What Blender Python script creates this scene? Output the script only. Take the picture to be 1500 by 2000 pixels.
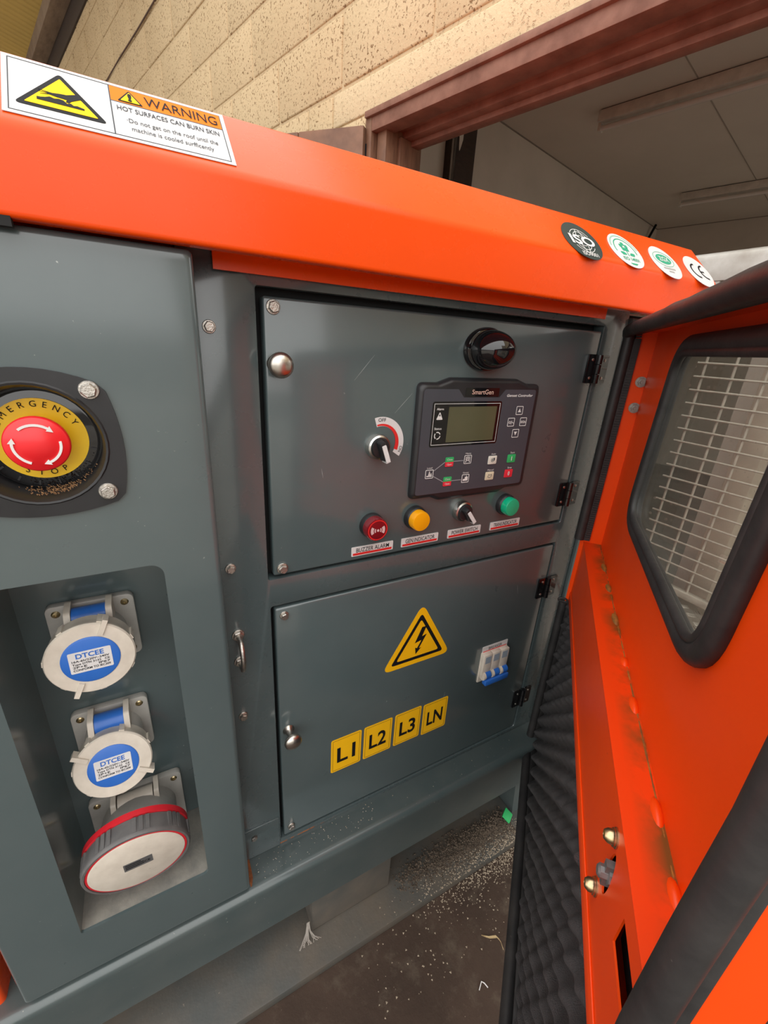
import bpy, bmesh, math, random
from mathutils import Vector, Matrix
from mathutils.geometry import tessellate_polygon
random.seed(7)
for o in list(bpy.data.objects): bpy.data.objects.remove(o)
scene = bpy.context.scene
COL = scene.collection
PI = math.pi

# ------------------------------------------------------------------ camera
CAMPOS = Vector((-0.1152, -0.4668, 1.0130)); FPX = 834.9
RGT = Vector((0.87770282, -0.47556591, 0.0589477))
DWN = Vector((-0.12623936, -0.34812768, -0.92890836))
FWD = Vector((0.46227848, 0.80786396, -0.36558779))
cam_d = bpy.data.cameras.new('camera'); cam = bpy.data.objects.new('camera', cam_d); COL.objects.link(cam)
mw = Matrix.Identity(4)
for i in range(3):
    mw[i][0] = RGT[i]; mw[i][1] = -DWN[i]; mw[i][2] = -FWD[i]; mw[i][3] = CAMPOS[i]
cam.matrix_world = mw
cam_d.sensor_fit = 'VERTICAL'; cam_d.sensor_height = 32.0; cam_d.sensor_width = 24.0
cam_d.lens = FPX * 32.0 / 2000.0
cam_d.clip_start = 0.01; cam_d.clip_end = 100
scene.camera = cam
# ------------------------------------------------------------------ light
world = bpy.data.worlds.new('overcast_sky'); scene.world = world; world.use_nodes = True
wn = world.node_tree.nodes; wl = world.node_tree.links
bg = wn['Background']
# overcast sky: three times brighter overhead than at the horizon, dull ground below it
_tc = wn.new('ShaderNodeTexCoord'); _sx = wn.new('ShaderNodeSeparateXYZ'); wl.new(_tc.outputs['Generated'], _sx.inputs[0])
_cr = wn.new('ShaderNodeValToRGB'); _mr = wn.new('ShaderNodeMapRange'); _mr.inputs['From Min'].default_value = -1.0
wl.new(_sx.outputs['Z'], _mr.inputs['Value']); wl.new(_mr.outputs[0], _cr.inputs['Fac'])
_e = _cr.color_ramp.elements; _e[0].position = 0.49; _e[0].color = (0.10, 0.09, 0.08, 1); _e[1].position = 0.51; _e[1].color = (0.66, 0.65, 0.635, 1)
_q = _e.new(1.0); _q.color = (0.86, 0.848, 0.83, 1)
wl.new(_cr.outputs['Color'], bg.inputs['Color']); bg.inputs['Strength'].default_value = 1.9
scene.view_settings.view_transform = 'Standard'; scene.view_settings.look = 'None'
scene.view_settings.gamma = 1.0; scene.view_settings.use_curve_mapping = False
scene.view_settings.exposure = 0.88

# ------------------------------------------------------------------ materials
MATS = {}
def newmat(name):
    m = bpy.data.materials.new(name); m.use_nodes = True
    nt = m.node_tree; b = nt.nodes['Principled BSDF']
    return m, nt, b
def N(nt, t, **kw):
    n = nt.nodes.new(t)
    for k, v in kw.items(): setattr(n, k, v)
    return n
def coords(nt, scale=(1, 1, 1), space='Object'):
    if space == 'Position':
        return N(nt, 'ShaderNodeNewGeometry').outputs['Position']
    tc = N(nt, 'ShaderNodeTexCoord'); mp = N(nt, 'ShaderNodeMapping'); mp.inputs['Scale'].default_value = scale
    nt.links.new(tc.outputs[space], mp.inputs['Vector']); return mp.outputs['Vector']
def noise(nt, vec, scale, detail=4, rough=0.55):
    n = N(nt, 'ShaderNodeTexNoise'); n.inputs['Scale'].default_value = scale; n.inputs['Detail'].default_value = detail; n.inputs['Roughness'].default_value = rough
    nt.links.new(vec, n.inputs['Vector']); return n.outputs['Fac']
def ramp(nt, fac, stops):
    r = N(nt, 'ShaderNodeValToRGB'); e = r.color_ramp.elements
    while len(e) < len(stops): e.new(0.5)
    for q, (p, c) in zip(e, stops):
        q.position = p; q.color = (c, c, c, 1) if not isinstance(c, (tuple, list)) else (*c, 1)
    nt.links.new(fac, r.inputs['Fac']); return r.outputs['Color']
def mix(nt, fac, a, b):
    m = N(nt, 'ShaderNodeMix', data_type='RGBA')
    for sock, v in ((m.inputs[0], fac), (m.inputs[6], a), (m.inputs[7], b)):
        if hasattr(v, 'is_linked') or hasattr(v, 'links'): nt.links.new(v, sock)
        else: sock.default_value = v if not isinstance(v, (tuple, list)) else ((*v, 1) if len(v) == 3 else v)
    return m.outputs[2]
def bump(nt, b, h, strength=0.3, dist=0.001):
    n = N(nt, 'ShaderNodeBump'); n.inputs['Strength'].default_value = strength; n.inputs['Distance'].default_value = dist
    nt.links.new(h, n.inputs['Height']); nt.links.new(n.outputs['Normal'], b.inputs['Normal'])

def simple(name, col, rough=0.5, metal=0.0, coat=0.0, spec=0.5):
    if name in MATS: return MATS[name]
    m, nt, b = newmat(name)
    b.inputs['Base Color'].default_value = (*col, 1); b.inputs['Roughness'].default_value = rough
    b.inputs['Metallic'].default_value = metal; b.inputs['Coat Weight'].default_value = coat
    b.inputs['Specular IOR Level'].default_value = spec
    MATS[name] = m; return m
def worn(name, col, col2, rough=0.4, rvar=0.15, scale=9, speck=0.0, speckcol=(0.5, 0.5, 0.47), bumpy=0.0, bscale=60, metal=0.0, speckscale=220, coat=0.0, stretch=(1, 1, 1), spec=0.5):
    if name in MATS: return MATS[name]
    m, nt, b = newmat(name); v = coords(nt, stretch)
    f = noise(nt, v, scale, 6, 0.6)
    c = mix(nt, ramp(nt, f, [(0.35, 0.0), (0.68, 1.0)]), col, col2)
    if speck > 0:
        s = ramp(nt, noise(nt, v, speckscale, 2, 0.5), [(0.78 - 0.06 * speck, 0.0), (0.82, 1.0)])
        s2 = ramp(nt, noise(nt, v, 14, 3, 0.6), [(0.45, 0.0), (0.62, 1.0)])
        mm = N(nt, 'ShaderNodeMath', operation='MULTIPLY'); nt.links.new(s, mm.inputs[0]); nt.links.new(s2, mm.inputs[1])
        c = mix(nt, mm.outputs[0], c, speckcol)
    nt.links.new(c, b.inputs['Base Color'])
    r = N(nt, 'ShaderNodeMapRange'); r.inputs['To Min'].default_value = rough - rvar; r.inputs['To Max'].default_value = rough + rvar
    nt.links.new(noise(nt, v, scale * 2.7, 5, 0.6), r.inputs['Value']); nt.links.new(r.outputs[0], b.inputs['Roughness'])
    b.inputs['Specular IOR Level'].default_value = spec; b.inputs['Metallic'].default_value = metal; b.inputs['Coat Weight'].default_value = coat; b.inputs['Coat Roughness'].default_value = 0.12
    if bumpy > 0: bump(nt, b, noise(nt, v, bscale, 4, 0.6), bumpy, 0.002)
    MATS[name] = m; return m

GREY = worn('grey_green_paint', (0.070, 0.098, 0.101), (0.083, 0.111, 0.113), 0.30, 0.07, 7, 0.5, (0.36, 0.39, 0.37), 0.02, 18, coat=1.0)
GREYD = worn('grey_frame_paint', (0.064, 0.089, 0.092), (0.077, 0.102, 0.104), 0.28, 0.08, 8, 0.2, (0.36, 0.39, 0.37), 0.02, 25, coat=1.0)
BASEP = worn('grey_base_paint', (0.056, 0.078, 0.079), (0.078, 0.096, 0.094), 0.32, 0.1, 11, 1.0, (0.42, 0.41, 0.36), 0.06, 22, coat=0.5)
ORANGE = worn('orange_paint', (0.86, 0.070, 0.0015), (0.88, 0.076, 0.002), 0.27, 0.06, 6, 0.15, (0.35, 0.06, 0.02), 0.02, 12, coat=0.0, spec=0.32)
ORANGEI = worn('orange_inner_paint', (0.86, 0.068, 0.002), (0.82, 0.062, 0.002), 0.36, 0.08, 6, 0.2, (0.3, 0.05, 0.02), 0.02, 12, spec=0.35)
BLACKP = worn('black_plastic', (0.014, 0.0145, 0.016), (0.022, 0.022, 0.024), 0.38, 0.08, 20, 0.0)
RUBBER = worn('black_rubber', (0.016, 0.0155, 0.016), (0.032, 0.030, 0.029), 0.52, 0.1, 30, 0.4, (0.16, 0.14, 0.12), 0.2, 70)
GLOSSB = simple('gloss_black', (0.006, 0.006, 0.007), 0.06, 0, 0.6)
DARKIN = simple('dark_interior', (0.008, 0.008, 0.008), 0.8)
CHARC = worn('charcoal_face', (0.052, 0.056, 0.068), (0.058, 0.062, 0.074), 0.42, 0.04, 20)
STEEL = worn('zinc_steel', (0.62, 0.58, 0.52), (0.42, 0.40, 0.37), 0.34, 0.1, 120, 0, metal=1.0, bumpy=0.3, bscale=500)
NICKEL = worn('brushed_nickel', (0.60, 0.56, 0.50), (0.52, 0.48, 0.43), 0.30, 0.06, 40, 0, metal=1.0, stretch=(1, 1, 12))
BRASS = worn('yellow_zinc', (0.62, 0.50, 0.27), (0.42, 0.34, 0.22), 0.3, 0.1, 150, 0, metal=1.0)
GALV = worn('galvanised_steel', (0.50, 0.50, 0.47), (0.33, 0.31, 0.27), 0.5, 0.1, 14, 0.3, (0.16, 0.12, 0.08), metal=0.45)
WIREM = worn('dusty_wire', (0.52, 0.47, 0.39), (0.38, 0.34, 0.28), 0.65, 0.1, 40)
CREAM = worn('cream_plastic', (0.66, 0.60, 0.51), (0.56, 0.50, 0.42), 0.42, 0.08, 45, 0.8, (0.25, 0.22, 0.18))
LGREY = worn('light_grey_plastic', (0.47, 0.45, 0.41), (0.38, 0.36, 0.33), 0.42, 0.08, 30, 0.5, (0.2, 0.18, 0.15))
BLUE = worn('blue_plastic', (0.022, 0.13, 0.50), (0.03, 0.15, 0.54), 0.36, 0.06, 30)
REDPL = worn('red_plastic', (0.62, 0.02, 0.03), (0.55, 0.015, 0.025), 0.36, 0.06, 30)
REDEST = simple('red_mushroom', (0.78, 0.014, 0.02), 0.36, 0, 0.1)
GREYRIB = worn('grey_ribbed_plastic', (0.095, 0.092, 0.092), (0.14, 0.135, 0.13), 0.5, 0.1, 40)
WHITEST = worn('white_vinyl', (0.68, 0.665, 0.655), (0.62, 0.605, 0.595), 0.55, 0.05, 60, spec=0.2)
YELLOW = worn('yellow_vinyl', (0.95, 0.52, 0.006), (0.92, 0.49, 0.005), 0.36, 0.05, 40)
YELHOT = simple('bright_yellow_vinyl', (0.88, 0.55, 0.003), 0.6, spec=0.12)
YELEST = worn('yellow_plate', (0.86, 0.56, 0.008), (0.80, 0.50, 0.006), 0.38, 0.06, 50)
ORVIN = simple('orange_vinyl', (0.90, 0.19, 0.006), 0.6, spec=0.12)
INK = simple('black_ink', (0.010, 0.010, 0.011), 0.6, spec=0.12)
INKG = simple('grey_ink', (0.07, 0.075, 0.085), 0.6, spec=0.12)
REDINK = simple('red_ink', (0.66, 0.022, 0.02), 0.4)
WHINK = simple('white_ink', (0.72, 0.71, 0.69), 0.4)
COPINK = simple('copper_ink', (0.62, 0.40, 0.33), 0.4)
GRNINK = simple('green_ink', (0.02, 0.36, 0.20), 0.4)
DKGRN = simple('dark_green_ink', (0.022, 0.045, 0.044), 0.4)
GRNBTN = simple('green_button', (0.03, 0.40, 0.12), 0.4)
REDBTN = simple('red_button', (0.70, 0.03, 0.05), 0.4)
WHBTN = simple('white_button', (0.70, 0.68, 0.60), 0.45)
CRBTN = simple('cream_button', (0.66, 0.58, 0.42), 0.45)
LCD = worn('lcd_olive', (0.085, 0.085, 0.045), (0.095, 0.092, 0.05), 0.16, 0.03, 20)
GREENL = simple('green_lens', (0.005, 0.40, 0.20), 0.2, 0, 0.4)
AMBERL = simple('amber_lens', (0.85, 0.36, 0.005), 0.25, 0, 0.3)
REDL = simple('dark_red_lens', (0.17, 0.006, 0.012), 0.18, 0, 0.5)
PINK = simple('pink_ink', (0.62, 0.42, 0.42), 0.4)
CHROME = simple('satin_chrome', (0.60, 0.59, 0.56), 0.28, 1.0)
RUST = worn('rust', (0.33, 0.10, 0.025), (0.14, 0.045, 0.015), 0.85, 0.05, 120, 0, bumpy=0.6, bscale=300)
SEALANT = worn('brown_sealant', (0.40, 0.17, 0.025), (0.15, 0.06, 0.015), 0.6, 0.1, 90, 0, bumpy=0.5, bscale=160)
FOAM = worn('charcoal_foam', (0.046, 0.044, 0.046), (0.066, 0.063, 0.064), 0.95, 0.04, 60, 1.6, (0.22, 0.2, 0.19), 1.0, 700, speckscale=420)
DUSTY = worn('dusty_sheet', (0.27, 0.255, 0.22), (0.17, 0.165, 0.15), 0.6, 0.1, 40, 1.0, (0.45, 0.42, 0.36), 0.2, 200)
STEELBR = worn('rusty_red_steel', (0.27, 0.135, 0.092), (0.16, 0.068, 0.042), 0.62, 0.1, 14, 0.6, (0.32, 0.2, 0.15), 0.3, 60)
WOODD = worn('brown_wood', (0.21, 0.105, 0.058), (0.11, 0.052, 0.028), 0.6, 0.1, 10, 0.5, (0.25, 0.16, 0.11), 0.3, 50, stretch=(1, 1, 6))
WOODDK = worn('dark_post_wood', (0.040, 0.022, 0.014), (0.022, 0.013, 0.009), 0.6, 0.1, 12, 0, bumpy=0.3, bscale=50, stretch=(6, 6, 1))
TIMBER = worn('grey_timber', (0.26, 0.19, 0.135), (0.15, 0.10, 0.07), 0.75, 0.08, 5, 0, bumpy=0.3, bscale=30, stretch=(1, 1, 4))
def sheet_mat():
    m, nt, b = newmat('translucent_roof_sheet'); v = coords(nt)
    c = mix(nt, noise(nt, v, 3, 4, 0.6), (0.50, 0.38, 0.17), (0.40, 0.31, 0.15))
    nt.links.new(c, b.inputs['Base Color']); b.inputs['Roughness'].default_value = 0.5
    tl = N(nt, 'ShaderNodeBsdfTranslucent'); nt.links.new(c, tl.inputs['Color']); mx = N(nt, 'ShaderNodeMixShader'); mx.inputs[0].default_value = 0.65
    nt.links.new(b.outputs[0], mx.inputs[1]); nt.links.new(tl.outputs[0], mx.inputs[2]); nt.links.new(mx.outputs[0], nt.nodes['Material Output'].inputs['Surface']); return m
SHEET = sheet_mat()
ROOMW = worn('room_paint', (0.56, 0.50, 0.43), (0.48, 0.43, 0.365), 0.8, 0.05, 2.5, 0.2, (0.15, 0.12, 0.1), 0.15, 25)
CEILM = worn('ceiling_paint', (0.62, 0.545, 0.465), (0.56, 0.49, 0.415), 0.8, 0.05, 1.6, 0, bumpy=0.05, bscale=20)
BATTEN = worn('batten_white', (0.62, 0.57, 0.50), (0.5, 0.46, 0.40), 0.5, 0.08, 20)
TUBEG = simple('tube_glass', (0.62, 0.57, 0.52), 0.25)

def floor_mat():
    m, nt, b = newmat('stained_floor'); v = coords(nt)
    a = mix(nt, ramp(nt, noise(nt, v, 5, 8, 0.65), [(0.3, 0.0), (0.7, 1.0)]), (0.034, 0.022, 0.016), (0.070, 0.045, 0.032))
    a = mix(nt, ramp(nt, noise(nt, v, 22, 8, 0.7), [(0.52, 0.0), (0.78, 1.0)]), a, (0.11, 0.085, 0.062))
    a = mix(nt, ramp(nt, noise(nt, v, 160, 3, 0.6), [(0.70, 0.0), (0.76, 1.0)]), a, (0.30, 0.26, 0.20))
    nt.links.new(a, b.inputs['Base Color']); b.inputs['Roughness'].default_value = 0.75; b.inputs['Specular IOR Level'].default_value = 0.25
    bump(nt, b, noise(nt, v, 40, 8, 0.7), 0.5, 0.003); return m
FLOOR = floor_mat()
RAILM = worn('grey_floor_rail', (0.062, 0.066, 0.062), (0.105, 0.086, 0.066), 0.55, 0.12, 9, 1.2, (0.33, 0.27, 0.2), 0.3, 60)
def block_mat(name, base, dark, pit):
    m, nt, b = newmat(name); v = coords(nt, space='Position')
    a = mix(nt, ramp(nt, noise(nt, v, 1.3, 4, 0.6), [(0.3, 0.0), (0.75, 1.0)]), base, dark)
    p = noise(nt, v, 105, 2.0, 0.5); pr = ramp(nt, p, [(0.35, 1.0), (0.405, 0.0)])
    q = ramp(nt, noise(nt, v, 7, 3, 0.6), [(0.25, 0.2), (0.55, 1.0)])
    mm = N(nt, 'ShaderNodeMath', operation='MULTIPLY'); nt.links.new(pr, mm.inputs[0]); nt.links.new(q, mm.inputs[1])
    mp = N(nt, 'ShaderNodeMath', operation='MULTIPLY'); nt.links.new(mm.outputs[0], mp.inputs[0]); mp.inputs[1].default_value = pit
    a = mix(nt, mp.outputs[0], a, (0.24, 0.145, 0.07))
    nt.links.new(a, b.inputs['Base Color']); b.inputs['Roughness'].default_value = 0.85; b.inputs['Specular IOR Level'].default_value = 0.2
    inv = N(nt, 'ShaderNodeMath', operation='MULTIPLY_ADD'); nt.links.new(mm.outputs[0], inv.inputs[0]); inv.inputs[1].default_value = -1.0
    nt.links.new(noise(nt, v, 60, 5, 0.7), inv.inputs[2])
    bump(nt, b, inv.outputs[0], 0.55, 0.006); return m
BLOCK = block_mat('cream_block', (0.635, 0.495, 0.305), (0.55, 0.415, 0.245), 0.95)
LINT = block_mat('cream_lintel', (0.68, 0.55, 0.35), (0.64, 0.50, 0.31), 0.3)
MORTAR = block_mat('cream_mortar', (0.61, 0.48, 0.295), (0.55, 0.42, 0.255), 0.3)
def ledge_mat():
    # orange ledge with an oily brown overspray stain along the weld (shape of its own, noise edged)
    m, nt, b = newmat('stained_orange_ledge'); v = coords(nt)
    tc = N(nt, 'ShaderNodeTexCoord'); sp = N(nt, 'ShaderNodeSeparateXYZ'); nt.links.new(tc.outputs['Object'], sp.inputs[0])
    mr = N(nt, 'ShaderNodeMapRange'); nt.links.new(sp.outputs['Z'], mr.inputs['Value'])
    mr.inputs['From Min'].default_value = -0.014; mr.inputs['From Max'].default_value = -0.032; mr.inputs['To Min'].default_value = 0.0; mr.inputs['To Max'].default_value = 1.0
    nz = ramp(nt, noise(nt, v, 24, 4, 0.6), [(0.38, 0.0), (0.60, 1.0)])
    mm = N(nt, 'ShaderNodeMath', operation='MULTIPLY'); nt.links.new(mr.outputs[0], mm.inputs[0]); nt.links.new(nz, mm.inputs[1])
    a = mix(nt, mm.outputs[0], (0.84, 0.058, 0.002), (0.18, 0.07, 0.012))
    nt.links.new(a, b.inputs['Base Color']); b.inputs['Roughness'].default_value = 0.4; return m
LEDGE = ledge_mat()
def glass_mat():
    m, nt, b = newmat('window_glass'); nt.nodes.remove(b); out = nt.nodes['Material Output']
    tr = N(nt, 'ShaderNodeBsdfTransparent'); tr.inputs['Color'].default_value = (0.90, 0.92, 0.90, 1)
    gl = N(nt, 'ShaderNodeBsdfGlossy'); gl.inputs['Roughness'].default_value = 0.02; gl.inputs['Color'].default_value = (0.9, 0.9, 0.9, 1)
    lw = N(nt, 'ShaderNodeLayerWeight'); lw.inputs['Blend'].default_value = 0.5
    pw = N(nt, 'ShaderNodeMath', operation='POWER'); nt.links.new(lw.outputs['Facing'], pw.inputs[0]); pw.inputs[1].default_value = 5.0
    fr = N(nt, 'ShaderNodeMath', operation='MULTIPLY_ADD'); nt.links.new(pw.outputs[0], fr.inputs[0]); fr.inputs[1].default_value = 0.7; fr.inputs[2].default_value = 0.04
    mx = N(nt, 'ShaderNodeMixShader'); nt.links.new(fr.outputs[0], mx.inputs[0]); nt.links.new(tr.outputs[0], mx.inputs[1]); nt.links.new(gl.outputs[0], mx.inputs[2])
    df = N(nt, 'ShaderNodeBsdfDiffuse'); df.inputs['Color'].default_value = (0.42, 0.38, 0.33, 1)
    v = coords(nt); s = ramp(nt, noise(nt, v, 260, 3, 0.6), [(0.66, 0.03), (0.74, 0.5)])
    m2 = N(nt, 'ShaderNodeMixShader'); nt.links.new(s, m2.inputs[0]); nt.links.new(mx.outputs[0], m2.inputs[1]); nt.links.new(df.outputs[0], m2.inputs[2])
    nt.links.new(m2.outputs[0], out.inputs['Surface']); return m
GLASS = glass_mat()

# ------------------------------------------------------------------ geometry helpers
WORLD = {}
def frame(origin, u, v, w):
    m = Matrix.Identity(4)
    for i in range(3):
        m[i][0] = u[i]; m[i][1] = v[i]; m[i][2] = w[i]; m[i][3] = origin[i]
    return m
def pan(x, z, y=0.0):               # frame on the generator's front: u right, v up, w out towards the viewer
    return frame((x, y, z), (1, 0, 0), (0, 0, 1), (0, -1, 0))
def rotw(a): return Matrix.Rotation(a, 4, 'Z')
def link(o, parent, M):
    COL.objects.link(o); WORLD[o.name] = M
    if parent is not None:
        o.parent = parent; o.matrix_parent_inverse = Matrix.Identity(4)
        o.matrix_basis = WORLD[parent.name].inverted() @ M
    else: o.matrix_basis = M
    return o
def tag(o, label=None, cat=None, group=None, kind=None):
    if label: o['label'] = label
    if cat: o['category'] = cat
    if group: o['group'] = group
    if kind: o['kind'] = kind
    return o
def empty(name, loc, label=None, cat=None, kind=None):
    o = bpy.data.objects.new(name, None); o.empty_display_size = 0.1
    link(o, None, Matrix.Translation(loc)); return tag(o, label, cat, None, kind)
class G:
    def __init__(s): s.v = []; s.f = []
    def add(s, vs, fs, M=None):
        n = len(s.v)
        for p in vs:
            p = Vector(p); s.v.append(M @ p if M is not None else p)
        for f in fs: s.f.append([n + i for i in f])
        return s
    def box(s, x0, x1, y0, y1, z0, z1, M=None):
        vs = [(x, y, z) for z in (z0, z1) for y in (y0, y1) for x in (x0, x1)]
        return s.add(vs, [(0, 2, 3, 1), (4, 5, 7, 6), (0, 1, 5, 4), (2, 6, 7, 3), (0, 4, 6, 2), (1, 3, 7, 5)], M)
    def loft(s, rings, cap0=True, cap1=True, M=None):
        n = len(rings[0]); vs = [p for r in rings for p in r]; fs = []
        for i in range(len(rings) - 1):
            for j in range(n):
                k = (j + 1) % n; fs.append((i * n + j, i * n + k, (i + 1) * n + k, (i + 1) * n + j))
        if cap0: fs.append(tuple(range(n - 1, -1, -1)))
        if cap1: fs.append(tuple(range((len(rings) - 1) * n, len(rings) * n)))
        return s.add(vs, fs, M)
    def prism(s, outline, w0, w1, holes=(), M=None):
        if not holes:
            return s.loft([[(x, y, w0) for x, y in outline], [(x, y, w1) for x, y in outline]], M=M)
        loops = [list(outline)] + [list(h) for h in holes]
        flat = [p for l in loops for p in l]; n = len(flat)
        tris = tessellate_polygon([[Vector((x, y, 0)) for x, y in l] for l in loops])
        vs = [(x, y, w0) for x, y in flat] + [(x, y, w1) for x, y in flat]
        fs = [tuple(t) for t in tris] + [tuple(n + i for i in reversed(t)) for t in tris]
        st = 0
        for l in loops:
            m = len(l)
            for j in range(m):
                k = (j + 1) % m; fs.append((st + j, st + k, n + st + k, n + st + j))
            st += m
        return s.add(vs, fs, M)
    def lathe(s, prof, n=32, M=None, sx=1.0, sy=1.0):
        rings = [[(r * sx * math.cos(2 * PI * i / n), r * sy * math.sin(2 * PI * i / n), w) for i in range(n)] for r, w in prof]
        return s.loft(rings, M=M)
    def tube(s, path, r, n=10, closed=False, M=None, ry=None, up=None):
        P = [Vector(p) for p in path]; rings = []; m = len(P); prev = None
        for i, p in enumerate(P):
            a = P[(i - 1) % m] if closed or i > 0 else p; b = P[(i + 1) % m] if closed or i < m - 1 else p
            t = (b - a).normalized()
            if up is not None: x = Vector(up).cross(t).normalized()
            else:
                ref = prev if prev is not None else (Vector((0, 0, 1)) if abs(t.z) < 0.9 else Vector((1, 0, 0)))
                x = (ref - t * ref.dot(t)).normalized(); prev = x
            y = t.cross(x); rr = r[i] if isinstance(r, (list, tuple)) else r; r2 = rr if ry is None else ry
            rings.append([p + x * (rr * math.cos(2 * PI * k / n)) + y * (r2 * math.sin(2 * PI * k / n)) for k in range(n)])
        if closed: rings.append(rings[0])
        return s.loft(rings, not closed, not closed, M)
    def mesh(s, name, mat, bevel=0.0, seg=2, sharp=35):
        me = bpy.data.meshes.new(name); bm = bmesh.new()
        vv = [bm.verts.new(p) for p in s.v]
        for f in s.f:
            try: bm.faces.new([vv[i] for i in f])
            except ValueError: pass
        bmesh.ops.remove_doubles(bm, verts=bm.verts, dist=1e-6)
        bmesh.ops.recalc_face_normals(bm, faces=bm.faces)
        if bevel > 0:
            es = [e for e in bm.edges if len(e.link_faces) == 2 and e.calc_face_angle(0) > math.radians(40)]
            bmesh.ops.bevel(bm, geom=es, offset=bevel, segments=seg, profile=0.5, affect='EDGES')
        for f in bm.faces: f.smooth = True
        bm.to_mesh(me); bm.free(); me.set_sharp_from_angle(angle=math.radians(sharp)); me.materials.append(mat)
        return me
    def build(s, name, mat, parent=None, M=None, bevel=0.0, seg=2, sharp=35, label=None):
        o = bpy.data.objects.new(name, s.mesh(name, mat, bevel, seg, sharp))
        link(o, parent, M if M is not None else Matrix.Identity(4))
        if label: o['label'] = label
        return o
def inst(name, me, parent, M):
    return link(bpy.data.objects.new(name, me), parent, M)
def rrect(x0, x1, y0, y1, r, n=5):
    if not isinstance(r, (list, tuple)): r = [r] * 4      # BL BR TR TL
    out = []
    for (cx, cy, a0, rr) in ((x0 + r[0], y0 + r[0], PI, r[0]), (x1 - r[1], y0 + r[1], 1.5 * PI, r[1]), (x1 - r[2], y1 - r[2], 0, r[2]), (x0 + r[3], y1 - r[3], 0.5 * PI, r[3])):
        for i in range(n + 1):
            a = a0 + 0.5 * PI * i / n; out.append((cx + rr * math.cos(a), cy + rr * math.sin(a)))
    return out
def circ(r, n=32, cx=0, cy=0, sx=1, sy=1): return [(cx + sx * r * math.cos(2 * PI * i / n), cy + sy * r * math.sin(2 * PI * i / n)) for i in range(n)]
def rpoly(pts, r, n=4):
    out = []; m = len(pts)
    for i in range(m):
        p = Vector(pts[i]); a = (Vector(pts[i - 1]) - p); b = (Vector(pts[(i + 1) % m]) - p)
        rr = r[i] if isinstance(r, (list, tuple)) else r
        ang = a.angle(b); d = min(rr / math.tan(ang / 2), 0.48 * a.length, 0.48 * b.length)
        p0 = p + a.normalized() * d; p1 = p + b.normalized() * d
        for k in range(n + 1):
            t = k / n; q = p0 * (1 - t) ** 2 + p * 2 * t * (1 - t) + p1 * t * t; out.append((q.x, q.y))
    return out
def inset(pts, d):
    out = []; m = len(pts); area = sum(pts[i][0] * pts[(i + 1) % m][1] - pts[(i + 1) % m][0] * pts[i][1] for i in range(m)); sg = 1 if area > 0 else -1
    for i in range(m):
        a, p, b = Vector(pts[i - 1]), Vector(pts[i]), Vector(pts[(i + 1) % m])
        e1 = (p - a).normalized(); e2 = (b - p).normalized(); n1 = Vector((-e1.y, e1.x)) * sg; n2 = Vector((-e2.y, e2.x)) * sg
        nn = (n1 + n2); nn = nn.normalized() if nn.length > 1e-9 else n1
        c = max(0.5, nn.dot(n1)); q = p + nn * (d / c); out.append((q.x, q.y))
    return out
def arc_band(r0, r1, a0, a1, n=24, w0=0.0, w1=0.0002, taper=None):
    g = G(); L = []
    for i in range(n + 1):
        a = a0 + (a1 - a0) * i / n; k = 1.0 if taper is None else taper[0] + (taper[1] - taper[0]) * i / n
        rm = 0.5 * (r0 + r1); h = 0.5 * (r1 - r0) * k
        L.append(((rm - h) * math.cos(a), (rm - h) * math.sin(a), (rm + h) * math.cos(a), (rm + h) * math.sin(a)))
    out = [(q[2], q[3]) for q in L] + [(q[0], q[1]) for q in reversed(L)]
    vs = [(x, y, w0) for x, y in out] + [(x, y, w1) for x, y in out]; m = len(out); fs = []
    for j in range(m):
        k = (j + 1) % m; fs.append((j, k, m + k, m + j))
    for j in range(n):
        fs.append((j, j + 1, m - 2 - j, m - 1 - j)); fs.append((m + j, m + j + 1, m + m - 2 - j, m + m - 1 - j))
    return g.add(vs, fs)
# ---- lettering
def text_mesh(s, bold=0.0, shear=0.0):
    c = bpy.data.curves.new('lettering', 'FONT'); c.body = s; c.size = 1.0; c.offset = bold; c.shear = shear; c.resolution_u = 3
    t = bpy.data.objects.new('tmp_text', c); me = bpy.data.meshes.new_from_object(t)
    vs = [v.co.copy() for v in me.vertices]; fs = [tuple(p.vertices) for p in me.polygons]
    bpy.data.objects.remove(t); bpy.data.curves.remove(c); bpy.data.meshes.remove(me)
    return vs, fs
CAPH = max(v.y for v in text_mesh('H')[0])
def text_geo(g, s, x, y, h, width=None, align='C', bold=0.0, shear=0.0, w=0.0003, M=None):
    vs, fs = text_mesh(s, bold, shear)
    x0 = min(v.x for v in vs); x1 = max(v.x for v in vs); sy = h / CAPH; sx = sy if width is None else width / (x1 - x0)
    ox = {'C': -(x0 + x1) / 2, 'L': -x0, 'R': -x1}[align]
    g.add([(x + (v.x + ox) * sx, y + v.y * sy, w) for v in vs], fs, M); return g
def text(parent, s, M, x, y, h, mat, width=None, align='C', bold=0.0, shear=0.0, w=0.0003, name='lettering'):
    return text_geo(G(), s, x, y, h, width, align, bold, shear, w).build(name, mat, parent, M)
def flat(parent, name, outline, w, mat, M, holes=(), th=0.0002, label=None):
    return G().prism(outline, w, w + th, holes).build(name, mat, parent, M, label=label)

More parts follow.
